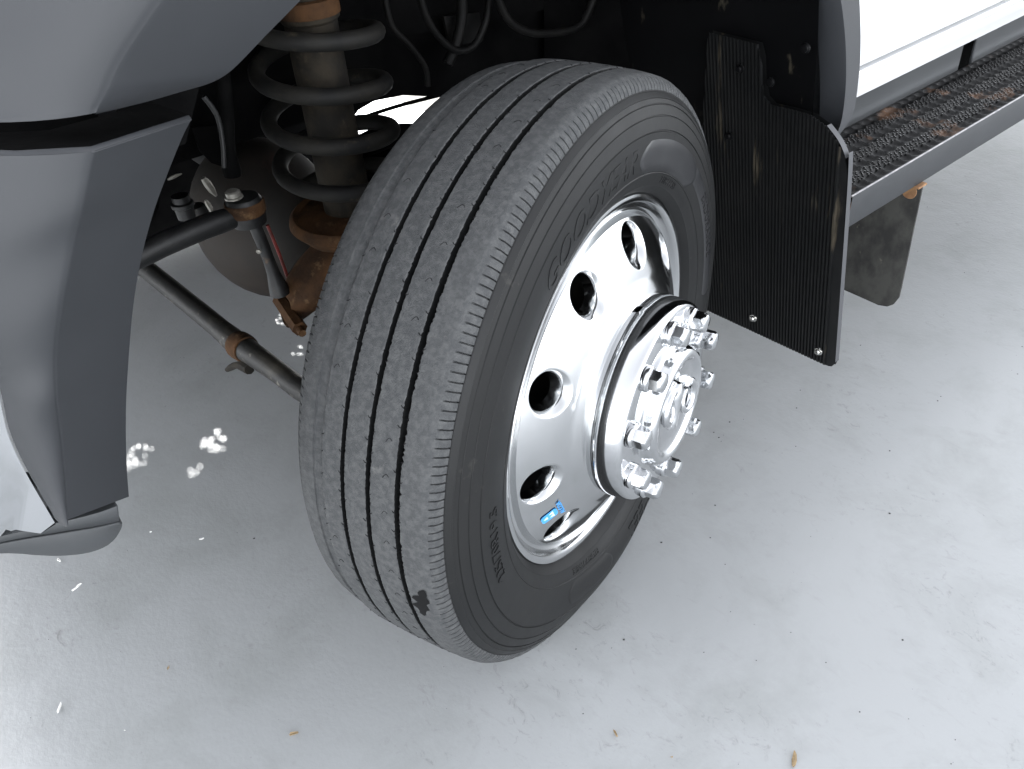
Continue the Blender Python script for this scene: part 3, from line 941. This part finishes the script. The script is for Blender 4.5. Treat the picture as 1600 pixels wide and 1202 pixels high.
lipv, lipf = tube([(XO - .002, Y0 + (Y1 - Y0) * i / 60, ZT - .0006) for i in range(61)], .0017, 8)
obj('step_edge', lipv, lipf, M['edge'], rb, 50)  # lighter line along the outer step edge
obj('board_end', *loft([[(XO - .002, Y0 + .002, ZT - .004), (XO - .002, Y0 + .002, ZT - .058)], [(XI, Y0 + .03, ZT - .006), (XI, Y0 + .03, ZT - .058)]]), M['black'], rb, 0)
# gravel guard hanging below, with its rusty bracket
gd = [(-0.1440, 0.8150, 0.1340), (-0.1010, 0.8150, 0.1320), (-0.0210, 0.8150, 0.1290), (-0.0020, 0.8150, 0.1340), (0.0090, 0.8150, 0.1440), (0.0160, 0.8150, 0.1620), (0.0160, 0.8150, 0.1860), (0.0080, 0.8150, 0.4010), (-0.0620, 0.8150, 0.3660), (-0.1410, 0.8150, 0.2780)]
n = len(gd)
V = list(gd) + [(x, y + .004, z) for x, y, z in gd]
F = [tuple(range(n)), tuple(range(n, 2 * n))] + [(i, (i + 1) % n, n + (i + 1) % n, n + i) for i in range(n)]
gg = obj('gravel_guard', V, F, M['guard'], T, 0)
V, F = box(-.19, .010, .800, .828, .398, .4025)
br = obj('guard_bracket', V, F, M['rustlight'], T, 0)
bevel(br, .001, 1)
obj('bracket_arm', *box(-.060, -.050, .600, .82, .372, .401), M['rust'], T, 0)
o = obj('guard_stain', *lathe([(-.0012, .0002), (-.0012, .0135), (-.0002, .0145)], 20), M['rustlight'], gg)
o.location = ([(-0.0130, 0.8150, 0.3830)][0][0], .8146, [(-0.0130, 0.8150, 0.3830)][0][2]); o.rotation_euler = (0, 0, R(90))
V, F = box(-.165, -.03, Y0 + .008, Y0 + .014, .398, .440)
obj('bracket_lip', V, F, M['rust'], T, 0)

# ------------------------------------------------------------------ body panels
dp = [(-.100, 1.20), (-.108, 1.05), (-.118, .90), (-.130, .76), (-.140, .67), (-.147, .610), (-.149, .592), (-.1515, .5865), (-.158, .5855)]
obj('front_door', *loft([[(x, y, z) for x, z in dp] for y in (.62, 1.0, 1.4, 1.8)]), M['white'], T, 40)
dp2 = [(-.1515, .5765), (-.1490, .5745), (-.1485, .5690), (-.1515, .5660), (-.1525, .5640), (-.1565, .5445), (-.1585, .5405), (-.1660, .5165), (-.1690, .5140), (-.19, .5130)]
obj('rocker_panel', *loft([[(-.175, y, .5855)] + [(-.170, y, .578)] + [(x, y, z) for x, z in dp2] for y in (.56, 1.0, 2.0, 3.2)]), M['white'], T, 28)
obj('rear_door', *loft([[(x, y, z) for x, z in dp] for y in (1.806, 2.3, 2.9)]), M['white'], T, 40)
for y0, y1 in ((.58, 1.30), (1.36, 2.2)):
    bevel(obj('rocker_skirt', *merge(box(-.195, -.188, y0, y1, .436, .5135), box(-.215, -.195, y1 - .004, y1, .436, .5135)), M['valance'], T, 0), .002, 1)
obj('underfloor', *box(-1.85, -.22, .62, 3.2, .50, .54), M['black'], T, 0)
obj('inner_sill', *box(-.30, -.235, .60, 3.2, .36, .52), M['black'], T, 0)
fp = smooth_line(bod, 60)
topf = [(-.14, p[1], 1.24 + .0 * p[1]) for p in fp]
obj('front_fender', *loft([fp, [(-.11, p[1], max(p[2] + .02, 1.15)) for p in fp], topf, [(-.30, p[1], 1.32) for p in fp]]), M['white'], T, 40)
obj('hood', *loft([[(-.28, y, 1.30 + .03 * (y + 1)), (-.45, y, 1.44 + .05 * (y + 1)), (-.7, y, 1.50 + .06 * (y + 1)), (-1.0, y, 1.52 + .06 * (y + 1)), (-1.3, y, 1.50 + .06 * (y + 1)), (-1.55, y, 1.44 + .05 * (y + 1)), (-1.72, y, 1.30 + .03 * (y + 1))] for y in (-.88, -.7, -.2, .3, .62)]), M['white'], T, 40)
obj('front_grille', *box(-1.70, -.34, -.88, -.84, .62, 1.30), M['black'], T, 0)
obj('bumper_bar', *loft([[(-.12 if z > .8 else -.10, -.715, z) , (-.17, -.78, z), (-.28, -.86, z), (-.50, -.91, z), (-1.0, -.93, z), (-1.5, -.91, z), (-1.72, -.86, z), (-1.84, -.78, z)] for z in (.52, .66, .90)]), M['chrome'], T, 60)
cabp = [(.60, 1.2), (.62, 1.56), (1.15, 1.98), (1.35, 2.03), (2.75, 2.03), (2.95, 1.95), (3.02, 1.2)]
obj('cab', *loft([[(-.12 - (max(0, z - 1.2) * .22), y, z) for y, z in cabp], [(-1.0, y, z + (.03 if z > 1.9 else 0)) for y, z in cabp], [(-1.88 + (max(0, z - 1.2) * .22), y, z) for y, z in cabp]]), M['white'], T, 30)
sidep = [(-.12 - (max(0, z - 1.2) * .22), y, z) for y, z in cabp]
for sd_ in (sidep, [(-2.0 - p[0], p[1], p[2]) for p in sidep]):
    obj('cab_side', sd_, [tuple(range(len(cabp)))], M['white'], T, 0)
wp = [(.86, 1.26), (.98, 1.42), (1.28, 1.86), (1.75, 1.90), (1.75, 1.26)]
obj('side_window', [(-.117 - (max(0, z - 1.2) * .22) + .002, y, z) for y, z in wp], [tuple(range(len(wp)))], M['glass'], T, 0)
obj('passenger_side', *loft([[(-1.85, y, .55), (-1.88, y, 1.2)] for y in (.62, 3.0)]), M['white'], T, 0)
pas = [(-1.86, y, z) for y, z in ((-.85, .9), (-.62, .9), (-.55, .95), (-.3, 1.08), (0, 1.12), (.3, 1.08), (.5, .92), (.56, .55), (.62, .55))]
obj('passenger_fender', *loft([pas, [(-1.86, p[1], 1.24) for p in pas], [(-1.70, p[1], 1.32) for p in pas]]), M['white'], T, 30)
obj('cargo_box', *merge(box(-2.0, -.02, 3.15, 6.0, .95, 2.6), box(-1.5, -1.4, 3.0, 6.0, .6, .95), box(-.6, -.5, 3.0, 6.0, .6, .95)), M['white'], T, 0)

# ------------------------------------------------------------------ suspension and steering
SX, SY = -.45, -.103
path = []
turns = 5.4
for i in range(int(turns * 36) + 1):
    t = i / 36
    a = -t * 2 * math.pi + R(200)
    path.append((SX + .086 * math.cos(a), SY + .086 * math.sin(a), .562 + .0690 * t))
obj('coil_spring', *tube(path, .0118, 12), M['coil'], T, 60)
def vcyl(prof, x, y, n=32, tilt=(0, 0)):
    V = []; F = []
    k = len(prof)
    for i in range(n):
        a = 2 * math.pi * i / n
        for r, z in prof: V.append((x + r * math.cos(a) + tilt[0] * (z - .6), y + r * math.sin(a) + tilt[1] * (z - .6), z))
    for i in range(n):
        j = (i + 1) % n
        for q in range(k - 1): F.append((i * k + q, j * k + q, j * k + q + 1, i * k + q + 1))
    return V, F
sh = obj('shock_absorber', *vcyl([(0, .53), (.036, .53), (.037, .60), (.036, .68), (.0365, .76), (.036, .818), (.040, .822), (.041, .835), (.040, .846), (.036, .85), (.034, .95), (.034, 1.0)], SX, SY), M['dirtsteel'], T, 40)
obj('shock_band', *vcyl([(.0368, .826), (.0425, .828), (.0425, .848), (.0368, .850)], SX, SY), M['rust'], sh, 40)
obj('spring_seat', *vcyl([(0, .545), (.06, .546), (.085, .540), (.092, .545), (.098, .540), (.100, .531), (.094, .524), (.088, .518), (.08, .508), (.06, .50), (0, .50)], SX + .005, SY + .005, 40), M['rust'], T, 40)
# rusty axle bracket from the seat forward to the link bolt
Pa = []
b1 = [(-.41, -.115, .505), (-.418, -.145, .492), (-.432, -.190, .462), (-.440, -.222, .440), (-.443, -.240, .424)]
rows = []
for (x, y, z), hw, hh in zip(b1, (.058, .055, .048, .040, .022), (.034, .038, .040, .034, .026)):
    rows.append([(x + hw * .9, y, z + hh), (x + hw, y - .01, z), (x + hw * .6, y - .012, z - hh), (x - hw * .6, y - .012, z - hh), (x - hw, y - .006, z), (x - hw * .8, y, z + hh)])
o = obj('axle_bracket', *loft(rows, True), M['rust'], T, 60)
o.data.polygons.foreach_set("use_smooth", [True] * len(o.data.polygons))
sub(o, 2)
V, F = tube([(-.475, -.238, .430), (-.41, -.250, .426), (-.385, -.254, .424)], [.012, .012, .012], 6)
V2, F2 = tube([(-.41, -.250, .426), (-.372, -.257, .4235)], [.0065, .006], 10)
obj('bracket_bolt', *merge((V, F), (V2, F2)), M['rust'], T, 30)
obj('axle_tube', *tube([(-.25, 0, .385), (-1.75, 0, .385)], .048, 24), M['darksteel'], T, 40)
# differential housing
V, F = [], []
dc = Vector((-.80, -.10, .405))
for i in range(20):
    th = math.pi * i / 19
    for k in range(32):
        a = 2 * math.pi * k / 32
        V.append((dc.x + .165 * math.sin(th) * math.cos(a), dc.y - .13 * math.cos(th), dc.z + .15 * math.sin(th) * math.sin(a)))
for i in range(19):
    for k in range(32):
        k2 = (k + 1) % 32
        F.append((i * 32 + k, i * 32 + k2, (i + 1) * 32 + k2, (i + 1) * 32 + k))
obj('differential_housing', V, F, M['diff'], T, 60)
# anti-roll bar with rusty eye, link and top nut
sb = [(-0.4500, -0.4290, 0.5910), (-0.4500, -0.3790, 0.5950), (-0.4500, -0.3230, 0.5970), (-0.4500, -0.2740, 0.5950)]
sb = [(-.45, -.62, .58)] + [tuple(p) for p in sb]
eye = [(-0.4500, -0.2600, 0.5990)][0]
obj('sway_bar', *tube(smooth_line(sb, 20), [.0165] * 16 + [.0165, .0155, .0145, .0135], 16), M['darksteel'], T, 50)
V, F = vcyl([(0, -.022), (.018, -.022), (.024, -.020), (.026, -.008), (.027, .006), (.026, .014), (.022, .020), (.012, .021), (0, .021)], 0, 0, 24)
o = obj('sway_bar_eye', V, F, M['darksteel'], T, 40); o.location = eye
V, F = vcyl([(.0268, -.004), (.0285, .0), (.0285, .012), (.0265, .015)], 0, 0, 24)
o = obj('eye_band', V, F, M['rust'], T, 40); o.location = eye
V, F = merge(vcyl([(.0005, .032), (.008, .032), (.0105, .030), (.0105, .024), (.013, .0235), (.013, .021), (.004, .021)], 0, 0, 12))
o = obj('link_nut', V, F, M['zinc'], T, 30); o.location = (eye[0], eye[1] - .012, eye[2] + .002)
lk = [(-0.4500, -0.2540, 0.5750), (-0.4500, -0.2480, 0.5210), (-0.4500, -0.2440, 0.4550)]
obj('sway_bar_link', *tube(smooth_line(lk, 8), [.009, .0095, .0095, .009, .009, .010, .014, .016], 14), M['darksteel'], T, 50)
o = obj('link_fitting', *lathe([(-.001, .004), (.002, .0035), (.003, .0005)], 10), M['zinc'], T); o.location = ([(-0.4380, -0.2630, 0.5390)][0]); o.rotation_euler = (0, 0, R(-50))
rd = [(-0.4700, -0.2280, 0.5560), (-0.4700, -0.2220, 0.5070), (-0.4700, -0.2180, 0.4550)]
obj('brake_line', *tube(smooth_line(rd, 8), .0028, 8), M['redpaint'], T, 50)
# upper link tube and harness seen behind the bumper gap
up1 = [(-0.4700, -0.2300, 0.7980), (-0.4700, -0.2400, 0.7420), (-0.4700, -0.2530, 0.6840), (-0.4700, -0.2580, 0.6440)]
obj('upper_link', *tube(smooth_line(up1, 12), [.010] * 9 + [.012, .013, .012], 12), M['black'], T, 50)
up2 = [(-0.4400, -0.2770, 0.7670), (-0.4400, -0.2670, 0.7400), (-0.4400, -0.2690, 0.7060), (-0.4400, -0.2770, 0.6710)]
obj('hose', *tube(smooth_line(up2, 14), .0035, 8), M['darksteel'], T, 50)
cl = [(-0.5500, -0.2670, 0.6950), (-0.5500, -0.2250, 0.6870), (-0.5500, -0.2370, 0.6260), (-0.5500, -0.2550, 0.6390), (-0.5500, -0.2660, 0.6610)]
o = obj('splash_tab', cl, [tuple(range(len(cl)))], M['black'], T, 0); solid(o, .004)
for a_, b_, r_ in (((317, 280), (337, 305), .007), ((322, 315), (330, 332), .0035), ((262, 280), (283, 273), .0035)):
    pass
shp = [(-0.6200, -0.2510, 0.5930), (-0.6200, -0.2470, 0.5830), (-0.6200, -0.2430, 0.5700), (-0.6200, -0.2390, 0.5590)]
o = obj('hose_clip', *tube(shp, [.004, .0062, .0058, .002], 6), M['zinc'], T, 30)
shp = [(-0.6000, -0.2640, 0.5670), (-0.6000, -0.2620, 0.5600), (-0.6000, -0.2600, 0.5510), (-0.6000, -0.2610, 0.5440)]
o = obj('hose_clip', *tube(shp, [.002, .0042, .004, .0015], 6), M['zinc'], T, 30)
shp = [(-0.6200, -0.3030, 0.6080), (-0.6200, -0.2970, 0.6090), (-0.6200, -0.2890, 0.6100), (-0.6200, -0.2800, 0.6100)]
o = obj('wiring_clip', *tube(shp, [.0015, .0026, .0026, .001], 6), M['zinc'], T, 30)
o = obj('connector_plug', *vcyl([(0, -.02), (.014, -.02), (.015, -.002), (.018, .0), (.018, .006), (.014, .008), (.014, .018), (0, .018)], 0, 0, 16), M['darksteel'], T, 30); o.location = [(-0.6600, -0.2820, 0.5440)][0]
o = obj('sensor_boot', *vcyl([(0, -.02), (.017, -.02), (.018, .008), (.014, .016), (0, .018)], 0, 0, 16), M['tierod'], T, 30); o.location = [(-0.7000, -0.2510, 0.5040)][0]
obj('steering_gear', *tube([(-.70, -.45, .70), (-.72, -.36, .58), (-.74, -.34, .54)], [.07, .065, .05], 18), M['black'], T, 50)
# tie rod with clamp
ta, tb_ = Vector((-1.16, -.30, .262)), Vector((-.36, -.262, .296))
tp = [ta.lerp(tb_, t) for t in (0, .3, .5, .62, .66)]
t1 = [(-1.0564, -0.2933, 0.2906), (-0.8101, -0.2823, 0.2887), (-0.6805, -0.2764, 0.2851), (-0.6343, -0.2743, 0.2829)]
t2 = [(-0.6343, -0.2743, 0.2829), (-0.6002, -0.2728, 0.2868)]
t3 = [(-0.6053, -0.2730, 0.2857), (-0.5015, -0.2684, 0.2934), (-0.4107, -0.2643, 0.2958), (-0.3234, -0.2604, 0.3077), (-0.2183, -0.2556, 0.3224)]
tr = obj('tie_rod', *tube(smooth_line(t1, 14), [.0195] * 9 + [.0205, .0215, .0215, .0225, .0225], 20), M['tierod'], T, 50)
obj('tie_rod_end', *tube(smooth_line(t3, 12), [.0215, .0205, .0195, .0185, .0185, .0185, .018, .018, .018, .018, .018, .018], 20), M['tierod'], T, 50)
obj('tie_rod_clamp', *tube(smooth_line(t2, 5), [.0245, .0255, .0255, .025, .0235], 22), M['rust'], T, 50)
cb = [(-0.6960, -0.2900, 0.2020), (-0.6450, -0.2900, 0.2380), (-0.5990, -0.2900, 0.2630), (-0.5650, -0.2900, 0.2720)]
obj('clamp_bolt', *tube(smooth_line(cb, 7), [.0045, .006, .0065, .0065, .0095, .0100, .0092], 8), M['dirtsteel'], T, 30)
# frame, engine mass and cross members, all nearly black
obj('frame_rail', *box(-.67, -.585, -.80, 3.2, 0.64, .83), M['black'], T, 0)
obj('frame_rail', *box(-1.42, -1.335, -.80, 3.2, .665, .83), M['black'], T, 0)
gus = [(-0.5780, -0.0140, 0.6120), (-0.5780, 0.0150, 0.6330), (-0.5780, 0.0470, 0.6390), (-0.5780, 0.1040, 0.6330), (-0.5780, 0.1820, 0.6080), (-0.5780, 0.2490, 0.5710), (-0.5780, 0.3370, 0.5190), (-0.5780, 0.5030, 0.4360), (-0.5780, 0.7210, 0.3310)]
for hp_, hr_ in (([(-0.5000, 0.1100, 0.8030), (-0.5000, 0.1190, 0.7640), (-0.5000, 0.1410, 0.7280), (-0.5000, 0.1700, 0.7040), (-0.5000, 0.2060, 0.7050), (-0.5000, 0.2340, 0.7390), (-0.5000, 0.2450, 0.7750)], .006), ([(-0.5200, 0.0610, 0.8100), (-0.5200, 0.0660, 0.7630), (-0.5200, 0.0930, 0.7280), (-0.5200, 0.1170, 0.6880), (-0.5200, 0.1170, 0.6570)], .005), ([(-0.4700, 0.2340, 0.7820), (-0.4700, 0.2500, 0.7450), (-0.4700, 0.2780, 0.7190), (-0.4700, 0.3310, 0.6990), (-0.4700, 0.4140, 0.6930), (-0.4700, 0.4530, 0.7370)], .007), ([(-0.5100, 0.1550, 0.6850), (-0.5100, 0.1800, 0.7190), (-0.5100, 0.1940, 0.7560), (-0.5100, 0.1950, 0.7840)], .009)):
    obj('brake_hose', *tube(smooth_line(hp_, 18), hr_, 8), M['hoserub'], T, 60)
hb = [(-0.5350, 0.1710, 0.7520), (-0.5350, 0.2430, 0.7430), (-0.5350, 0.2470, 0.6970), (-0.5350, 0.1770, 0.7040)]
solid(obj('hose_bracket', hb, [(0, 1, 2, 3)], M['hoserub'], T, 0), .006)
obj('frame_gusset', *loft([gus, [(x, y, 1.05) for x, y, z in gus]]), M['black'], T, 30)
obj('engine_block', *box(-1.25, -.75, -.75, .75, .60, 1.25), M['black'], T, 0)
obj('cross_member', *box(-1.34, -.66, -.70, -.62, .60, .74), M['black'], T, 0)
tb1 = [(-0.5000, -0.0490, 0.6070), (-0.5000, 0.0090, 0.6080), (-0.5000, 0.0630, 0.5980), (-0.5000, 0.1600, 0.5790)]
obj('track_bar', *tube(smooth_line(tb1, 10), [.017, .018, .019, .018, .017, .019, .017, .018, .018, .018], 12), M['black'], T, 50)
pl1 = [(-0.5300, -0.0290, 0.5900), (-0.5300, 0.0250, 0.5880), (-0.5300, 0.0810, 0.5800), (-0.5300, 0.1540, 0.5640), (-0.5300, 0.2370, 0.5410)]
obj('axle_skid', *loft([pl1, [(x, y, z - .13) for x, y, z in pl1]]), M['black'], T, 30)
cab_ = [(-0.6000, 0.0240, 0.6100), (-0.6000, 0.0760, 0.6100), (-0.6000, 0.1290, 0.6080), (-0.6000, 0.2120, 0.6020)]
obj('brake_hose', *tube(smooth_line(cab_, 10), .0035, 8), M['black'], T, 50)
# passenger side: its arch liner and an added sun-blocking panel, pinholed for floor glints
rows = []
for y, z in [tuple(p)[:2] for p in smooth_line([(a, b_, 0) for a, b_ in yz], 30)]:
    rows.append([(-1.86 + (1.86 - 1.36) * q, y, z + .03) for q in (0, .5, 1)])
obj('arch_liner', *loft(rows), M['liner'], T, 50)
hrnd = random.Random(4)
HO = ((-.274,.60,.034,.028),(-.123,.65,.030,.026),(-.177,.69,.016,.014),(.119,.56,.038,.032),(.149,.435,.042,.030),(.104,.615,.025,.02))
parts = []
def sheet(y0, y1, z0, z1, ny_, nz_, skip):
    V = [(-1.72, y0 + (y1 - y0) * i / ny_, z0 + (z1 - z0) * k / nz_) for i in range(ny_ + 1) for k in range(nz_ + 1)]
    F = []
    for i in range(ny_):
        for k in range(nz_):
            if skip(y0 + (y1 - y0) * (i + .5) / ny_, z0 + (z1 - z0) * (k + .5) / nz_): continue
            q = i * (nz_ + 1) + k
            F.append((q, q + 1, q + nz_ + 2, q + nz_ + 1))
    parts.append((V, F))
GY, GZ = 142, 118      # 10 mm cells, with pinhole patches added to cast sun spots
def snap(v, o): return o + round((v - o) / .01) * .01
BX = [(snap(a - c, -.86), snap(a + c, -.86), snap(b_ - d, .015), snap(b_ + d, .015)) for a, b_, c, d in HO]
sheet(-.86, .56, .015, 1.195, GY, GZ, lambda y, z: any(q[0] < y < q[1] and q[2] < z < q[3] for q in BX))
for (a, b_, c, d), q in zip(HO, BX):
    def sk(y, z):
        e_ = ((y - a) / c) ** 2 + ((z - b_) / d) ** 2
        return e_ < 1 and hrnd.random() < .065 * (1 - e_) ** .5
    sheet(q[0], q[1], q[2], q[3], max(2, round((q[1] - q[0]) / .0025)), max(2, round((q[3] - q[2]) / .0025)), sk)
V, F = merge(*parts)
obj('sun_block_panel', V, F, M['black'], T, 0)  # unseen panel added to block the sun and let through small spots

# ------------------------------------------------------------------ loose bits on the ground
def scrap(name, p, size, m, label, cat, group, seed, long=1.6):
    rnd = random.Random(seed)
    n = 9
    V = []
    for k in range(n):
        a = 2 * math.pi * k / n
        r = size * rnd.uniform(.45, 1.0)
        V.append((r * long * math.cos(a), r * .6 * math.sin(a), .0015 + rnd.uniform(0, .0025)))
    V += [(x * .96, y * .96, z + .0012) for x, y, z in V]
    F = [tuple(range(n)), tuple(range(n, 2 * n))] + [(i, (i + 1) % n, n + (i + 1) % n, n + i) for i in range(n)]
    o = obj(name, V, F, m, None, 0)
    o.location = (p[0], p[1], 0)
    o.rotation_euler = (0, 0, rnd.uniform(0, 6.28))
    return tag(o, label, cat, group)
G1 = 'white flakes lying on the grey floor'
G2 = 'dry plant scraps on the grey floor'
fk_ = [(-0.6750, -0.6830, 0.0000), (-0.5890, -0.6780, 0.0000), (-0.3730, -0.7740, 0.0000), (-0.6230, -0.5340, 0.0000), (-0.5410, -0.4720, 0.0000), (-0.2670, -0.7140, 0.0000)]
for p, s, lb, sd_, lg in zip(fk_, (.0048, .0042, .0052, .0022, .0036, .0018), (
        'bright white flake on the floor just below the bumper corner',
        'thin white twig-like flake right of the flake below the bumper',
        'pale elongated flake alone near the bottom left corner',
        'tiny white flake right of the dark bumper valance',
        'white smear-like flake between the bumper valance and the tyre',
        'smallest white fleck near the bottom edge, left of centre'), (3, 5, 8, 11, 13, 17), (1.5, 2.6, 2.6, 1.2, 1.9, 1.0)):
    scrap('paint_flake', p, s, M['flake'], lb, 'flake', G1, sd_, lg)
lf = [(-0.3240, -0.6250, 0.0000), (-0.0940, -0.5330, 0.0000), (0.2160, -0.1970, 0.0000), (0.4010, -0.0480, 0.0000), (0.2900, -0.1660, 0.0000)]
for p, s, lb, sd_, lg in zip(lf, (.0030, .0046, .0040, .0066, .0022), (
        'tiny brown plant scrap left of the Y-shaped pale stain',
        'brown forked straw scrap near the bottom edge, left of the tyre',
        'small brown plant scrap below the tyre near the bottom edge',
        'largest curled dry leaf scrap at the bottom edge, right of centre',
        'small round olive seed at the bottom edge'), (23, 29, 31, 37, 41), (1.6, 2.2, 2.4, 2.3, 1.0)):
    scrap('leaf_scrap', p, s, M['leaf'], lb, 'leaf scrap', G2, sd_, lg)
parts = []
rnd = random.Random(5)
spots = [(0.1170, -0.0770, 0.0000), (0.0270, 0.1100, 0.0000), (0.1700, 0.5820, 0.0000), (0.2530, 0.4400, 0.0000), (0.0350, 0.2430, 0.0000), (-0.0220, 0.5670, 0.0000), (-0.0640, 0.3840, 0.0000), (-0.0740, 0.3890, 0.0000), (-0.0900, 0.3940, 0.0000), (-0.0880, 0.4400, 0.0000), (-0.4770, -0.4020, 0.0000), (-0.5120, -0.4180, 0.0000), (0.2260, 0.9680, 0.0000), (-0.0500, 0.8410, 0.0000), (0.1580, 0.7780, 0.0000), (0.4000, 0.2240, 0.0000), (0.2140, -0.0060, 0.0000), (0.1550, 0.7950, 0.0000), (-0.0500, 0.6200, 0.0000)]
for p in spots: parts.append((p[0], p[1], rnd.uniform(.0012, .0024)))
for i in range(420): parts.append((rnd.uniform(-1.4, .7), rnd.uniform(-.9, 1.8), abs(rnd.gauss(0, .0005)) + .0004))
V, F = [], []
for x, y, r in parts:
    o_ = len(V)
    V += [(x + r * rnd.uniform(.6, 1.2), y, r * .4), (x, y + r * rnd.uniform(.6, 1.4), r * .3), (x - r * rnd.uniform(.6, 1.2), y, r * .4), (x, y - r, r * .3), (x, y, r * rnd.uniform(.7, 1.1)), (x, y, 0)]
    F += [(o_ + a, o_ + b_, o_ + c_) for a, b_, c_ in ((0, 1, 4), (1, 2, 4), (2, 3, 4), (3, 0, 4), (1, 0, 5), (2, 1, 5), (3, 2, 5), (0, 3, 5))]
gr = obj('grit', V, F, M['grit'], None, 0)
gr['kind'] = 'stuff'
